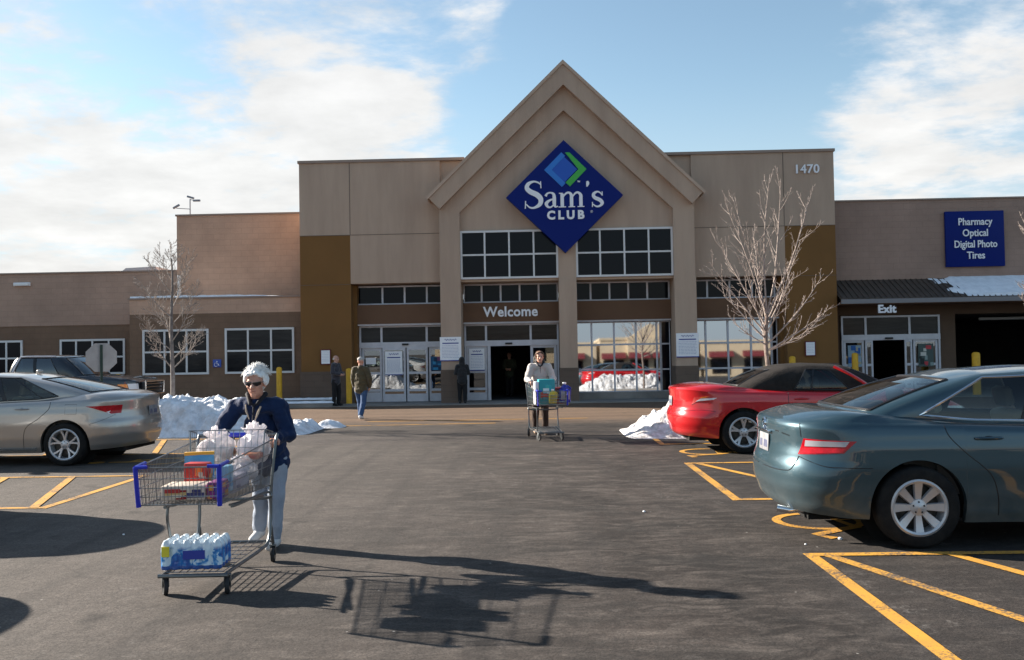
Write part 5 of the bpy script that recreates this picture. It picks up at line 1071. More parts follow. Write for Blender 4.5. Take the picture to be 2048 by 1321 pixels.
# ---------------------------------------------------------------- shopping carts
STEEL = mat('cart_steel', (.34, .35, .36), .32, .9, col2=(.20, .21, .22), ns=12); STEELD = mat('cart_tube', (.16, .17, .175), .35, .8); CBLUE = mat('cart_blue', (.012, .025, .42), .4, coat=.4); RUB = mat('caster_rubber', (.02, .02, .022), .7)
def make_cart(label, loc, rz, wires=1.):
    T = thing('shopping_cart', label, 'shopping cart', loc, rz, group='shopping carts pushed across the lot')
    # basket corners: front (y -.78) and rear (y +.42)
    zb0, zb1, zt0, zt1 = .675, .62, .925, .985; yf, yr = -.78, .44; wf0, wf1, wr0, wr1 = .268, .276, .280, .305
    def B(s, t, v):                                       # s across -1..1, t front..rear, v bottom..top
        y = yf + (yr - yf) * t - (.03 * v * (1 - t)); zb = zb0 + (zb1 - zb0) * t; zt = zt0 + (zt1 - zt0) * t; w0 = wf0 + (wr0 - wf0) * t; w1 = wf1 + (wr1 - wf1) * t
        return Vector((s * (w0 + (w1 - w0) * v), y, zb + (zt - zb) * v))
    w = MB(); r = .0021 * wires
    for k in range(23): s_ = -1 + 2 * k / 22; w.tube([B(s_, 0, 1), B(s_, 0, 0), B(s_, 1, 0)], r, 4, cap=False)
    for s_ in (-1, 1):
        for k in range(1, 44): w.tube([B(s_, k / 44, 0), B(s_, k / 44, 1)], r, 4, cap=False)
    for v in (.22, .45, .7): w.tube([B(-1, 1, v), B(-1, 0, v), B(1, 0, v), B(1, 1, v)], r * 1.4, 5, cap=False)
    for k in range(15): t = k / 14; w.tube([B(-1, t, 0), B(1, t, 0)], r * 1.3, 4, cap=False)
    w.obj('basket', STEEL, T)
    f = MB(); f.tube([B(-1, 1, 1), B(-1, 0, 1), B(1, 0, 1), B(1, 1, 1)], .0055, 8); f.tube([B(-1, 1, 0), B(-1, 0, 0), B(1, 0, 0), B(1, 1, 0)], .005, 8); f.obj('basket_rim', STEEL, T)
    for s_ in (-1, 1):
        g = MB(); g.tube([B(s_, 0, -.04) + Vector((0, -.006, 0)), B(s_, 0, .5) + Vector((0, -.008, 0)), B(s_, 0, 1.0) + Vector((0, -.006, .006))], .016, 10); g.tube([B(s_, 0, 1) + Vector((0, -.006, .004)), B(s_, .13, 1) + Vector((0, 0, .006))], .014, 8); g.tube([B(s_, 0, 1) + Vector((0, -.006, .004)), B(s_ * .72, 0, 1) + Vector((0, -.006, .006))], .013, 8); g.obj('corner_guard', CBLUE, T)
    # child seat gate and its wires
    g = MB(); gt = .80
    for k in range(13): s_ = -.95 + 1.9 * k / 12; g.tube([B(s_, gt, .05), B(s_, gt + .06, 1) + Vector((0, 0, .10))], r * 1.3, 4, cap=False)
    g.tube([B(-.97, gt, .03), B(-.97, gt + .06, 1) + Vector((0, 0, .10)), B(.97, gt + .06, 1) + Vector((0, 0, .10)), B(.97, gt, .03)], .005, 7)
    for v in (.3, .6, .9): g.tube([B(-.96, gt + .06 * v, v), B(.96, gt + .06 * v, v)], r * 1.3, 4, cap=False)
    for s_ in (-1, 1):
        g.tube([B(s_, gt + .06, 1) + Vector((0, 0, .10)), B(s_, 1.0, 1) + Vector((0, 0, .06))], .0045, 6)
        for k in range(5): t = gt + .06 + .035 * k; g.tube([B(s_, t, .96), B(s_, t, 1) + Vector((0, 0, .095 - .008 * k))], r, 4, cap=False)
    g.obj('child_seat', STEEL, T)
    # handle
    h = MB(); h.tube([(-.315, .54, 1.015), (.315, .54, 1.015)], .0125, 10); h.tube([(-.17, .54, 1.015), (.17, .54, 1.015)], .019, 12, mi=1); h.obj('handle', [STEELD, CBLUE], T)
    # chassis: rear uprights run down to the lower frame
    fr = MB(); R_ = .0135
    for s_ in (-1, 1):
        fr.tube(cr([(s_ * .315, .54, 1.015), (s_ * .312, .49, .95), (s_ * .295, .45, .72), (s_ * .285, .44, .56), (s_ * .283, .43, .36), (s_ * .283, .36, .20), (s_ * .27, .20, .165), (s_ * .225, -.30, .15), (s_ * .215, -.52, .148)], 5), R_, 8)
        fr.tube(cr([(s_ * .283, .43, .30), (s_ * .286, .46, .20), (s_ * .287, .48, .15)], 4), R_, 8)
        fr.tube(cr([(s_ * .284, .44, .56), (s_ * .26, .34, .575), (s_ * .24, -.25, .59), (s_ * .235, -.42, .60)], 5), R_ * .8, 8)
    fr.tube(cr([(-.235, -.36, .60), (-.235, -.37, .50), (-.225, -.33, .34), (-.225, -.30, .16)], 5), R_ * .8, 8); fr.tube(cr([(.235, -.36, .60), (.235, -.37, .50), (.225, -.33, .34), (.225, -.30, .16)], 5), R_ * .8, 8) if 0 else None
    fr.tube(cr([(-.284, .44, .56), (-.24, .43, .52), (.24, .43, .52), (.284, .44, .56)], 5), R_, 8)
    fr.tube([(-.24, .38, .545), (-.20, -.36, .60)], R_ * .6, 6); fr.tube([(.24, .38, .545), (.20, -.36, .60)], R_ * .6, 6)
    fr.tube([(-.24, -.535, .148), (.24, -.535, .148)], .014, 10); fr.tube([(-.287, .47, .17), (.287, .47, .17)], R_ * .8, 8)
    fr.obj('frame', STEELD, T)
    tr = MB()
    for k in range(9): s_ = -1 + k / 4; tr.tube([(s_ * .20, -.52, .168), (s_ * .255, .36, .19)], .003 * wires, 5, cap=False)
    for k in range(8): y = -.5 + .12 * k; q = .205 + .05 * (y + .5); tr.tube([(-q, y, .166 + .02 * (y + .5)), (q, y, .166 + .02 * (y + .5))], .0035 * wires, 5, cap=False)
    for k in range(1): tr.tube([(-.22, -.47, .17), (-.22, -.50, .235), (.22, -.50, .235), (.22, -.47, .17)], .004, 6) if 0 else None
    tr.obj('lower_rack', STEEL, T)
    for x, y, a in ((-.215, -.47, .5), (.215, -.47, .2), (-.285, .48, -.3), (.285, .48, .15)):
        c = MB(); c.M = Matrix.Translation((x, y, 0)) @ Matrix.Rotation(a, 4, 'Z')
        c.lathe([(.045, -.014), (.060, -.015), (.064, -.008), (.064, .008), (.060, .015), (.045, .014)], (.0, .015, .064), 'X', 24); wh = c.obj('caster_wheel', RUB, T)
        c = MB(); c.M = Matrix.Translation((x, y, 0)) @ Matrix.Rotation(a, 4, 'Z'); c.lathe([(.045, -.012), (.045, .012), (.018, .016), (.001, .018)], (0, .015, .064), 'X', 18); c.lathe([(.001, -.018), (.018, -.016), (.045, -.012)], (0, .015, .064), 'X', 18)
        c.bevbox(-.024, -.018, -.012, .028, .055, .135, .004); c.bevbox(.018, .024, -.012, .028, .055, .135, .004); c.bevbox(-.026, .026, -.018, .022, .13, .142, .004); c.tube([(0, 0, .135), (0, 0, .16)], .012, 8); c.obj('caster_fork', STEELD, wh)
    return T
CX, CY, CRZ = -2.415, 6.70, R(2)
K1 = make_cart('nearest shopping cart with blue corner guards, full of groceries', (CX, CY, 0), CRZ)
CM1 = Matrix.Translation((CX, CY, 0)) @ Matrix.Rotation(CRZ, 4, 'Z')
K2 = make_cart('farther shopping cart carrying teal boxes, in front of the person in grey', (.15, 17.10, 0), R(8), 1.7)
K2['label'] = 'farther shopping cart carrying teal boxes, before the person in grey'
CM2 = Matrix.Translation((.15, 17.10, 0)) @ Matrix.Rotation(R(8), 4, 'Z')
def place(o, M_, x, y, z, rz=0.): o.matrix_world = M_ @ Matrix.Translation((x, y, z)) @ Matrix.Rotation(rz, 4, 'Z'); return o
# water: shrink-wrapped bottles, six by four
def waterpack():
    t = thing('water_pack', 'shrink wrapped pack of water bottles on the lower rack of the nearest cart', 'water pack')
    mb = MB(); n1_, n2_ = 6, 4; sx, sy = .070, .072; H_ = .205
    for i in range(n1_):
        for j in range(n2_):
            x = (i - (n1_ - 1) / 2) * sx; y = (j - (n2_ - 1) / 2) * sy
            mb.lathe([(.001, 0), (.035, 0), (.0365, .02), (.0365, .05), (.0345, .06), (.0365, .07), (.0365, .150), (.033, .172), (.022, .188), (.019, H_), (.001, H_ + .002)], (x, y, 0), 'Z', 14)
    hx, hy = n1_ * sx / 2, n2_ * sy / 2; mb.box(-hx + .02, hx - .02, -hy + .02, hy - .02, .004, .16)
    m = D.materials.new('water_wrap'); m.use_nodes = True; nt_ = m.node_tree; b = nt_.nodes['Principled BSDF']; lk = nt_.links.new; b.inputs['Roughness'].default_value = .18; b.inputs['Coat Weight'].default_value = .6
    tcn = nt_.nodes.new('ShaderNodeTexCoord'); s = nt_.nodes.new('ShaderNodeSeparateXYZ'); lk(tcn.outputs['Object'], s.inputs[0])
    n = nt_.nodes.new('ShaderNodeTexNoise'); n.inputs['Scale'].default_value = 11; n.inputs['Detail'].default_value = 3; n.inputs['Distortion'].default_value = 1.2; lk(tcn.outputs['Object'], n.inputs['Vector'])
    r1 = nt_.nodes.new('ShaderNodeValToRGB'); lk(n.outputs[0], r1.inputs[0]); e = r1.color_ramp.elements; e[0].position = .38; e[0].color = (.010, .09, .36, 1); e[1].position = .54; e[1].color = (.06, .30, .62, 1); q = e.new(.60); q.color = (.62, .76, .85, 1); q = e.new(.48); q.color = (.02, .18, .50, 1)
    r2 = nt_.nodes.new('ShaderNodeMapRange'); lk(s.outputs[2], r2.inputs[0]); r2.inputs[1].default_value = .135; r2.inputs[2].default_value = .165
    x1 = nt_.nodes.new('ShaderNodeMix'); x1.data_type = 'RGBA'; lk(r2.outputs[0], x1.inputs[0]); lk(r1.outputs[0], x1.inputs[6]); x1.inputs[7].default_value = (.66, .74, .80, 1)
    r3 = nt_.nodes.new('ShaderNodeMath'); r3.operation = 'LESS_THAN'; lk(s.outputs[2], r3.inputs[0]); r3.inputs[1].default_value = .03
    x2 = nt_.nodes.new('ShaderNodeMix'); x2.data_type = 'RGBA'; lk(r3.outputs[0], x2.inputs[0]); lk(x1.outputs[2], x2.inputs[6]); x2.inputs[7].default_value = (.03, .10, .34, 1); lk(x2.outputs[2], b.inputs['Base Color'])
    o = remesh('wrapped_bottles', mb, .0065, m, t, .0022, 40, 12)
    MB().box(-hx * .93, -hx * .68, -hy - .004, -hy + .004, .095, .165).obj('price_tag', mat('label_yellow', (.75, .62, .04), .5), t, smooth=False)
    MB().box(-.05, .10, -hy - .0035, -hy + .004, .075, .135).obj('brand_panel', mat('label_deep_blue', (.03, .05, .32), .4), t, smooth=False)
    return t
place(waterpack(), CM1, -.035, -.36, .178, R(2))
# plastic bags with knotted ears
BAGM = None
def bagmat():
    m = D.materials.new('carrier_bag_film'); m.use_nodes = True; t = m.node_tree; lk = t.links.new; b = t.nodes['Principled BSDF']; o = t.nodes['Material Output']
    b.inputs['Base Color'].default_value = (.88, .86, .87, 1); b.inputs['Roughness'].default_value = .3; tl_ = t.nodes.new('ShaderNodeBsdfTranslucent'); tl_.inputs[0].default_value = (.85, .80, .82, 1); tr = t.nodes.new('ShaderNodeBsdfTransparent')
    m1 = t.nodes.new('ShaderNodeMixShader'); m1.inputs[0].default_value = .45; lk(b.outputs[0], m1.inputs[1]); lk(tl_.outputs[0], m1.inputs[2])
    n = t.nodes.new('ShaderNodeTexNoise'); n.inputs['Scale'].default_value = 6; tcn = t.nodes.new('ShaderNodeTexCoord'); lk(tcn.outputs['Object'], n.inputs['Vector']); r = t.nodes.new('ShaderNodeMapRange'); lk(n.outputs[0], r.inputs[0]); r.inputs[1].default_value = .4; r.inputs[2].default_value = .65; r.inputs[3].default_value = .04; r.inputs[4].default_value = .40
    m2 = t.nodes.new('ShaderNodeMixShader'); lk(r.outputs[0], m2.inputs[0]); lk(m1.outputs[0], m2.inputs[1]); lk(tr.outputs[0], m2.inputs[2]); lk(m2.outputs[0], o.inputs[0]); return m
BAGM = bagmat()
def bag(label, w_, d_, h_, seed, content):
    t = thing('plastic_bag', label, 'plastic bag', group='white carrier bags in the nearest cart'); rnd = random.Random(seed); mb = MB()
    ell(mb, (0, 0, h_ * .40), (w_ / 2, d_ / 2, h_ * .42)); ell(mb, (w_ * .12, 0, h_ * .62), (w_ * .36, d_ * .38, h_ * .30)); ell(mb, (-w_ * .15, .0, h_ * .52), (w_ * .34, d_ * .40, h_ * .32))
    cap_prim(mb, (0, 0, h_ * .62), w_ * .26, (0, 0, h_ * .86), .035)
    for a in range(26):
        q = rnd.uniform(-1, 1); cap_prim(mb, (q * w_ * .07, rnd.uniform(-.015, .015), h_ * .86), .016, (q * w_ * .34, rnd.uniform(-.05, .05), h_ * (1.20 - .18 * abs(q) + rnd.uniform(-.08, .05))), .007)
    remesh('bag_film', mb, .006, BAGM, t, .011, 26, 1, (1, 1, .35))
    c = MB()
    for k, (cx_, cz_, rr) in enumerate(content[1]): ell(c, (cx_, 0, cz_), rr)
    remesh('groceries', c, .008, content[0], t, .004, 20, 1); return t
brd = mat('bread_brown', (.34, .20, .12), .7, col2=(.20, .10, .08), ns=14)
place(bag('white carrier bag over brown loaves, left one on the child seat', .31, .20, .245, 1, (brd, [(.08, .10, (.07, .07, .065)), (-.05, .11, (.06, .07, .08))])), CM1, -.12, .36, .80, .2)
place(bag('plump white carrier bag, right one beside the cart handle', .27, .20, .275, 2, (mat('grocery_mauve', (.42, .36, .45), .6), [(0, .10, (.09, .07, .08))])), CM1, .17, .38, .80, -.2)
place(bag('grey white bag slumped deep in the basket of the nearest cart', .24, .20, .17, 5, (mat('grocery_teal', (.05, .12, .2), .6), [(0, .07, (.07, .06, .05))])), CM1, .16, .10, .70, .1)
def pkg(name, label, cat, size, base, patches, seed=0, bev=.012):
    t = thing(name, label, cat); w_, d_, h_ = size; mb = MB(); mb.bevbox(-w_ / 2, w_ / 2, -d_ / 2, d_ / 2, 0, h_, bev, seg=2); mb.obj('carton', base, t)
    rnd = random.Random(seed); mb = MB(); ms = [mat('pack_' + c[1:], lin(c), .45, coat=.3) for c in patches]
    for k in range(9):
        a = rnd.uniform(-w_ * .42, w_ * .2); b = rnd.uniform(h_ * .06, h_ * .6); mb.box(a, min(w_ * .46, a + w_ * rnd.uniform(.15, .5)), -d_ / 2 - .001 - .0005 * k, -d_ / 2 + .001, b, min(h_ * .94, b + h_ * rnd.uniform(.12, .35)), k % len(ms))
        a = rnd.uniform(-d_ * .42, d_ * .2); mb.box(w_ / 2 - .001, w_ / 2 + .001 + .0005 * k, a, min(d_ * .46, a + d_ * .4), b, min(h_ * .94, b + h_ * .3), (k + 1) % len(ms))
    mb.obj('print', ms, t, smooth=False); return t
place(pkg('meat_tray', 'long tray of red and white fruit packs at the bottom of the nearest basket', 'food pack', (.30, .22, .10), mat('pack_cream', (.62, .52, .42), .5), ['#8c1a20', '#d8c8b0', '#b03030', '#3a3a6a', '#c8a870'], 1), CM1, -.02, -.56, .685, .05)
place(pkg('plum_carton', 'dark plum coloured carton beside the fruit tray in the nearest basket', 'food pack', (.09, .2, .12), mat('pack_plum', (.16, .03, .12), .5), ['#8a2a78', '#d08a30', '#3a2a80'], 2), CM1, .19, -.58, .685, 0)
t = place(pkg('snack_box', 'red and orange snack box standing upright in the nearest basket', 'food box', (.17, .10, .20), mat('pack_red', (.42, .035, .03), .5), ['#b02820', '#d86a28', '#a89890', '#c02018', '#e0882c'], 3), CM1, -.03, -.33, .70, -.1)
t = thing('snack_bag', 'blue snack bag with a yellow top edge standing in the nearest basket', 'snack bag'); mb = MB()
mb.grid([[(x_, -.012 - .035 * math.sin(PI * k / 8) * (1 - (x_ / .13) ** 2), .34 * k / 8) for x_ in [-.13 + .26 * i / 10 for i in range(11)]] for k in range(9)]); mb.grid([[(x_, .012 + .035 * math.sin(PI * k / 8) * (1 - (x_ / .13) ** 2), .34 * k / 8) for x_ in [-.13 + .26 * i / 10 for i in range(11)]] for k in range(9)]); mb.obj('pouch', mat('pouch_blue', (.07, .28, .50), .35, coat=.5, col2=(.10, .38, .60), ns=10), t)
MB().box(-.132, .132, -.016, .016, .325, .355).obj('top_seal', mat('pouch_yellow', (.75, .42, .05), .4), t, smooth=False); place(t, CM1, -.07, -.18, .69, .25); t.scale = (.78, 1, .76)
place(pkg('clear_tray', 'pale clear plastic tray low at the right of the nearest basket', 'food pack', (.20, .40, .12), mat('pack_clear', (.52, .50, .58), .2, coat=.8, col2=(.40, .38, .46), ns=20), ['#b8b4c4', '#8e8aa0', '#c8c4d0'], 6), CM1, .12, -.12, .67, 0)
place(pkg('light_blue_carton', 'light blue carton behind the right corner guard of the nearest basket', 'food box', (.09, .12, .19), mat('pack_sky', (.22, .46, .62), .5), ['#7ab0d8', '#4a88b8', '#c8dce8'], 7), CM1, .17, -.36, .69, 0)
place(pkg('orange_pack', 'flat orange pack lying on the tray at the right of the nearest basket', 'food pack', (.13, .12, .05), mat('pack_orange', (.60, .20, .08), .5), ['#d86a3c', '#e8a080', '#c04828'], 8), CM1, .21, .18, .86, 0)
# groceries in the farther cart
place(pkg('detergent_box', 'tall teal box with red spot in the farther cart', 'box', (.30, .22, .46), mat('pack_teal', (.02, .30, .33), .45), ['#1c8a96', '#28a0b0', '#c84030', '#1a6a70', '#3ab0a8', '#d8e4e8'], 9), CM2, -.06, -.40, .67, 0)
place(pkg('white_carton', 'narrow white and blue carton on the left of the farther cart', 'box', (.07, .22, .42), mat('pack_white', (.7, .7, .74), .45), ['#9aa8d8', '#6a78b8', '#c8ccd8'], 10), CM2, -.25, -.42, .67, 0)
place(pkg('red_carton', 'red and cream carton beside the teal box in the farther cart', 'box', (.16, .22, .30), mat('pack_darkred', (.28, .03, .035), .45), ['#b0282c', '#8a1c24', '#d8c8b0', '#4a1a1e'], 11), CM2, .18, -.30, .67, 0)
def jug(label, m, capm, s=1., lab=None):
    t = thing('jug', label, 'jug'); mb = MB(); mb.bevbox(-.07 * s, .07 * s, -.05 * s, .05 * s, 0, .17 * s, .02 * s, seg=3); mb.lathe([(.055 * s, .15 * s), (.05 * s, .19 * s), (.022 * s, .215 * s), (.02 * s, .23 * s)], (0, 0, 0), 'Z', 16); mb.tube([(.03 * s, 0, .21 * s), (.075 * s, 0, .18 * s), (.068 * s, 0, .10 * s)], .012 * s, 8)
    mb.obj('bottle', m, t); MB().lathe([(.024 * s, .228 * s), (.024 * s, .25 * s), (.001, .252 * s)], n=14).obj('cap', capm, t)
    if lab: MB().bevbox(-.055 * s, .055 * s, -.053 * s, -.049 * s, .04 * s, .14 * s, .002).obj('label', lab, t)
    return t
place(jug('round yellow tub with white lid at the front of the farther cart', mat('tub_yellow', (.72, .55, .03), .4), M['wht'], 1.05, mat('tub_label', (.45, .35, .05), .5)), CM2, .03, -.60, .69, 0)
place(jug('blue jug with grey label at the right corner of the farther cart', mat('jug_blue', (.02, .03, .32), .35), M['wht'], 1.5, mat('jug_label', (.42, .38, .42), .5)), CM2, .28, -.42, .69, 0)
# ---------------------------------------------------------------- trees
BARK = mat('frosted_bark', (.26, .20, .17), .9, col2=(.12, .09, .075), ns=12, bump=.4, bs=40); TWIG = mat('pale_twigs', (.43, .355, .315), .85, col2=(.22, .175, .15), ns=9); BARKD = mat('grey_bark', (.20, .18, .17), .9, col2=(.12, .10, .095), ns=12, bump=.4, bs=40); TWIGD = mat('grey_twigs', (.19, .15, .125), .85, col2=(.36, .31, .28), ns=6)
def tree(label, loc, seed, trunk_pts, trunk_r, mains, tw, barkm, twigm, group='bare young trees in the lot'):
    rnd = random.Random(seed); T = thing('bare_tree', label, 'tree', loc, 0, group); tr = MB(); cw = MB()
    tr.tube(cr(trunk_pts, 6), [trunk_r[0] + (trunk_r[1] - trunk_r[0]) * i / (len(cr(trunk_pts, 6)) - 1) for i in range(len(cr(trunk_pts, 6)))], 9)
    tr.obj('trunk', barkm, T)
    def grow(p, d, ln, r, lvl, lift):
        n = 7 if lvl < 2 else 5; pts = [p.copy()]; dirs = []; q = p.copy(); dd = d.normalized()
        for i in range(n):
            dd = (dd + Vector((rnd.uniform(-1, 1), rnd.uniform(-1, 1), rnd.uniform(-.5, 1))) * tw['jit'] * (1 + .4 * lvl) + Vector((0, 0, lift))).normalized(); q = q + dd * ln / n; pts.append(q.copy()); dirs.append(dd.copy())
        cw.tube(pts, [max(tw['rmin'], r * (1 - .8 * i / n)) for i in range(n + 1)], 5 if lvl < 2 else 4, cap=False)
        if lvl >= tw['lv']: return
        k = tw['n'][lvl]
        for j in range(k):
            t = .22 + .76 * (j + rnd.random() * .7) / k; t = min(.98, t); i = min(n - 1, int(t * n)); b = pts[i].lerp(pts[i + 1], t * n - i); ax = dirs[i].orthogonal().normalized(); ax.rotate(Matrix.Rotation(rnd.uniform(0, 2 * PI), 3, dirs[i])); nd = dirs[i].copy(); nd.rotate(Matrix.Rotation(R(rnd.uniform(*tw['ang'])), 3, ax))
            grow(b, nd, ln * rnd.uniform(*tw['len']) * (1.15 - .5 * t), r * .55 * (1 - .5 * t), lvl + 1, lift)
    for z_, az, el, ln, r in mains:
        P = cr(trunk_pts, 6); b = Vector(min(P, key=lambda q: abs(q[2] - z_))); d = Vector((math.cos(R(az)) * math.cos(R(el)), math.sin(R(az)) * math.cos(R(el)), math.sin(R(el)))); grow(b, d, ln, r, 0, tw['lift'])
    cw.obj('crown', twigm, T, angle=180); return T
# right tree: short trunk, wide vase of pale limbs
tree('bare tree with pale spreading limbs rising behind the red car', (4.82, 19.0, 0), 11, [(0, 0, 0), (.02, 0, .9), (-.03, .02, 1.7), (0, 0, 2.35)], (.055, .038),
     [(1.55, 5, 10, 1.5, .022), (1.62, -12, 26, 1.65, .021), (1.72, -10, 38, 1.9, .021), (1.75, 200, 24, 1.1, .018), (1.85, 182, 40, 1.5, .02), (1.95, 175, 50, 1.9, .021), (2.05, 150, 60, 2.2, .021), (2.1, 20, 52, 2.1, .02), (2.2, 100, 70, 2.2, .018), (2.3, 350, 68, 2.7, .022), (2.32, 5, 76, 2.9, .020), (2.34, 240, 78, 2.9, .021), (2.34, 190, 68, 2.5, .02), (2.3, 178, 76, 2.7, .018), (1.9, 300, 40, 1.4, .016), (2.2, 45, 38, 1.8, .018), (1.75, 90, 35, 1.4, .016), (2.0, 220, 55, 1.7, .016)],
     dict(jit=.08, rmin=.0034, lv=2, n=(12, 4), ang=(22, 50), len=(.14, .32), lift=.05), BARK, TWIG)
tree('thin bare tree with grey upright crown behind the left snow pile', (-8.45, 20.6, 0), 5, [(0, 0, 0), (.01, 0, 1.2), (-.02, .01, 2.4), (.02, 0, 3.4), (.0, 0, 3.95)], (.062, .014),
     [(1.35, 20, 39, 1.03, .018), (1.42, 170, 42, 0.97, .016), (1.6, 60, 36, 1.03, .018), (1.75, 200, 39, 1.03, .016), (1.95, 340, 44, 1.17, .016), (2.1, 130, 39, 1.17, .015), (2.3, 250, 42, 1.10, .015), (2.45, 10, 44, 1.10, .014), (2.6, 180, 42, 1.17, .014), (2.8, 80, 44, 1.03, .013), (2.95, 330, 46, 1.03, .012), (3.1, 210, 48, 0.97, .012), (3.25, 30, 52, 0.90, .011), (3.4, 150, 54, 0.83, .010), (3.6, 290, 56, 0.69, .009), (3.7, 60, 64, 0.55, .008)],
     dict(jit=.10, rmin=.0036, lv=2, n=(14, 6), ang=(25, 58), len=(.25, .45), lift=.03), BARKD, TWIGD)
tree('bare tree cut off by the right edge beside the department sign', (10.95, 19.3, 0), 23, [(0, 0, 0), (0, .02, 1.0), (.03, 0, 2.2), (-.02, 0, 3.0)], (.06, .035),
     [(2.0, 185, 22, 1.0, .022), (2.2, 170, 35, 1.0, .022), (2.3, 10, 40, 1.2, .022), (2.5, 200, 55, 1.3, .022), (2.7, 160, 62, 1.7, .024), (2.8, 60, 60, 1.5, .02), (2.9, 210, 72, 2.1, .024), (2.95, 320, 70, 1.8, .022), (3.0, 100, 78, 2.0, .02), (2.4, 260, 45, 1.1, .02)],
     dict(jit=.09, rmin=.0036, lv=2, n=(15, 5), ang=(22, 48), len=(.18, .36), lift=.05), BARK, TWIG)
# ---------------------------------------------------------------- snow piles
SNOWP = mat('ploughed_snow', (.84, .86, .91), .75, col2=(.46, .45, .46), ns=5.5, bump=1., bs=22, nmix=.75, detail=9)
SNOWD = mat('dirty_snow', (.80, .80, .82), .75, col2=(.34, .30, .26), ns=6.5, bump=1., bs=22, nmix=.85, detail=9)
def pile(name, label, x0, x1, y0, y1, hf, m, n=110, seed=0., rough=.10):
    rows = []
    ny = max(20, int(n * (y1 - y0) / (x1 - x0)))
    for i in range(n + 1):
        u = i / n; row = []
        for j in range(ny + 1):
            v = j / ny; x = x0 + (x1 - x0) * u; y = y0 + (y1 - y0) * v; h = hf(u, v); p = Vector((x, y, seed))
            k = min(1, h / .25) if h > 0 else 0
            lump = (noise.noise(p * 2.1) * 1.3 + noise.noise(p * 4.7) * .9 + noise.noise(p * 10) * .5 + noise.noise(p * 21) * .25) * rough
            c_ = noise.voronoi(p * 3.2)[0][0]; z = h + lump * k + (.5 - c_) * rough * 1.2 * k
            dx, dy = noise.noise(p * 3 + Vector((9, 0, 0))) * .09 * k, noise.noise(p * 3 + Vector((0, 9, 0))) * .09 * k
            row.append((x + dx, y + dy, max(z, -.02) if h > 0 else -.02))
        rows.append(row)
    return tag(MB().grid(rows).obj(name, m, angle=180), label, 'snow pile')
def sm(a, b, t): t = max(0, min(1, (t - a) / (b - a))); return t * t * (3 - 2 * t)
def hL(u, v):
    s_ = min(u, 1) ; prof = sm(0, .07, u) * (.98 + .12 * math.sin(u * 5 + 1)) * (1 - sm(.50, .80, u) * .66) * (1 - sm(.90, 1, u)); 
    return .70 * prof * sm(0, .30 + .1 * u, v) * (1 - sm(.72, 1, v)) - .02
pile('snow_pile', 'ploughed snow pile between the silver car and the white haired person', -8.35, -4.75, 18.3, 20.6, hL, SNOWP, 120, 1.)
def hR(u, v):
    prof = min(1, u / .30) ** .9 * (1 - sm(.8, 1, u)); return .74 * prof * sm(0, .42, v) * (1 - sm(.62, 1, v)) - .015
pile('snow_pile', 'dirty snow pile spilling from behind the tail of the red car', 1.62, 6.4, 16.5, 19.2, hR, SNOWD, 140, 4.)
def hS(u, v): return .16 * sm(0, .3, u) * (1 - sm(.5, 1, u)) * sm(0, .4, v) * (1 - sm(.6, 1, v)) - .01
pile('snow_pile', 'small leftover lump of snow trailing right of the ploughed pile', -5.15, -4.35, 20.1, 20.9, hS, SNOWP, 40, 7., .05)
isl = MB(); isl.bevbox(-12.5, -6.6, 19.1, 21.6, -.1, .14, .05); struct(isl.obj('kerb', M['conc']))
isl = MB(); isl.bevbox(3.2, 12.5, 17.9, 20.6, -.1, .14, .05); struct(isl.obj('kerb', M['conc']))
# scattered ice chips
rnd = random.Random(8)
for (x, y, r) in ((2.55, 7.78, .022), (1.05, 9.2, .016), (2.2, 7.6, .010), (-3.9, 8.35, .012)):
    mb = MB(); mb.sphere((0, 0, 0), (r, r * .8, r * .6), 8, 5); mb.v = [tuple(Vector(v) * (1 + .3 * noise.noise(Vector(v) * 60))) for v in mb.v]; o = mb.obj('ice_chip', M['snow']); o.location = (x, y, r * .5)
    tag(o, {2.55: 'white ice chip on the asphalt beside the teal rear wheel', 1.05: 'small ice chip on the open asphalt left of the orange lines', 2.2: 'tiny ice chip near the corner of the nearest orange lines', -3.9: 'tiny pale chip inside the car shadow at lower left'}[x], 'ice chip', 'ice chips on the asphalt')
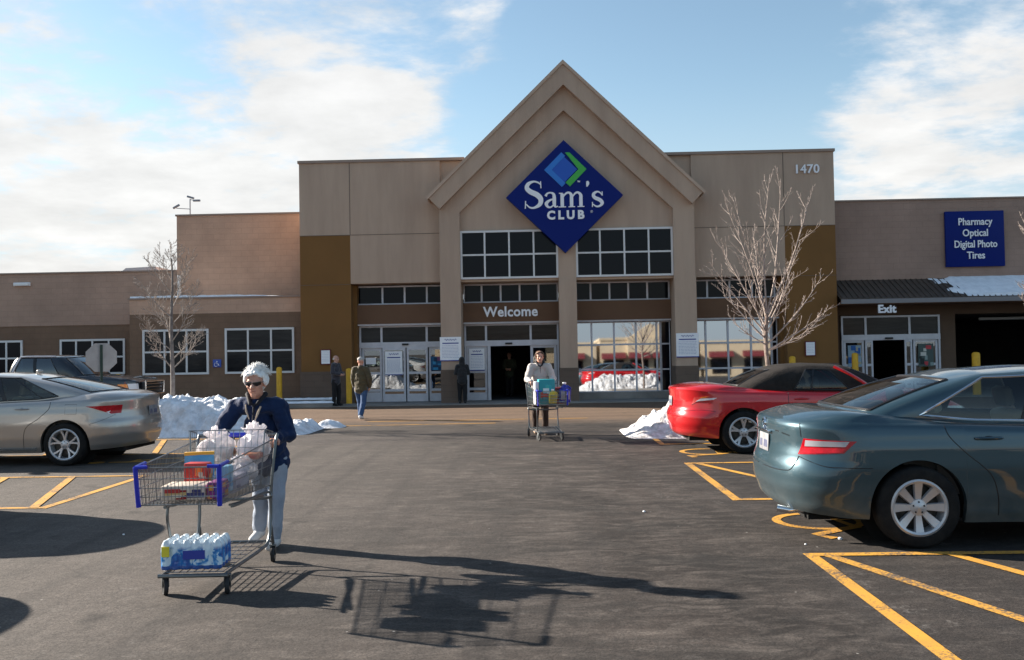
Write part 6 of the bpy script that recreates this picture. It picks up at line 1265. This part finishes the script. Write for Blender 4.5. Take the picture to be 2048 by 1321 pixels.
# ---------------------------------------------------------------- stop sign, seen from behind
t = thing('stop_sign', 'octagonal sign on a post seen from its grey back, above the silver car', 'road sign', (-9.62, 19.6, .0), R(28))
mb = MB(); ro_ = .34; mb.prism([(ro_ * math.cos(R(22.5 + 45 * k)), ro_ * math.sin(R(22.5 + 45 * k))) for k in range(8)], -.003, .003); mb.v = [(v[0], v[1], v[2] + 1.68) for v in mb.v]; mb.obj('sign_plate', mat('sign_back', (.36, .34, .34), .5, .3, col2=(.30, .28, .28), ns=5), t, smooth=False)
mb = MB(); mb.box(-.028, .028, -.035, -.028, 0, 1.96); mb.box(-.028, -.020, -.028, -.006, 0, 1.96); mb.box(.020, .028, -.028, -.006, 0, 1.96); mb.obj('post', mat('green_post', (.012, .03, .022), .6), t, smooth=False)
mb = MB(); mb.prism([(ro_ * .97 * math.cos(R(22.5 + 45 * k)), ro_ * .97 * math.sin(R(22.5 + 45 * k))) for k in range(8)], .0035, .006); mb.v = [(v[0], v[1], v[2] + 1.68) for v in mb.v]; mb.obj('sign_face', mat('sign_red', (.45, .01, .012), .4), t, smooth=False)
vs, fs = text_mesh('STOP', .26, .002, .004); MB().add([(-v[0], .008 - v[1], v[2] + 1.68) for v in vs], fs).obj('lettering', M['wht'], t, smooth=False)
# ---------------------------------------------------------------- shops across the lot, behind the camera, seen in the mirrored glazing
CREAM = mat('cream_stucco', (.62, .50, .34), .9, col2=(.55, .43, .29), ns=1); MAR = mat('maroon_awning', (.13, .014, .02), .8)
def shop(x0, x1, h, gable, label, nwin):
    t = thing('shop_building', label, 'shop', ((x0 + x1) / 2, -62, 0)); cx = (x0 + x1) / 2; w_ = (x1 - x0) / 2
    mb = MB(); mb.box(-w_, w_, -12, 0, 0, h); mb.box(-w_ - .1, w_ + .1, -12.1, .12, h, h + .35)
    if gable: mb.prism([(-gable, h + .35), (0, h + 2.2), (gable, h + .35)], .15, -2) ; mb.box(-gable - .3, gable + .3, 0.01, .5, 0.0, h + .34)
    mb.obj('wall', CREAM, t, smooth=False)
    for k in range(nwin):
        x = -w_ + (k + .5) * 2 * w_ / nwin; MB().box(x - 1.3, x + 1.3, .02 + (.5 if gable and abs(x) < gable else 0), .06 + (.5 if gable and abs(x) < gable else 0), .3, 2.5).obj('window', M['darkglass'], t, smooth=False)
        a = MB(); yb_ = .06 + (.5 if gable and abs(x) < gable else 0); a.add([(x - 1.5, yb_, 3.5), (x + 1.5, yb_, 3.5), (x + 1.5, yb_ + 1.1, 2.7), (x - 1.5, yb_ + 1.1, 2.7), (x - 1.5, yb_, 2.7), (x + 1.5, yb_, 2.7)], [(0, 1, 2, 3), (0, 3, 4), (1, 5, 2)]); a.obj('awning', MAR, t, smooth=False)
shop(-14, 8, 4.6, 0, 'cream shop row with maroon awnings mirrored in the left of the lobby glass', 4)
shop(8.5, 22, 5.2, 3.0, 'cream gabled shop with maroon awnings mirrored in the lobby glass', 4)
shop(22.5, 44, 4.6, 0, 'cream shop row with maroon awnings mirrored in the right lobby glass', 5)
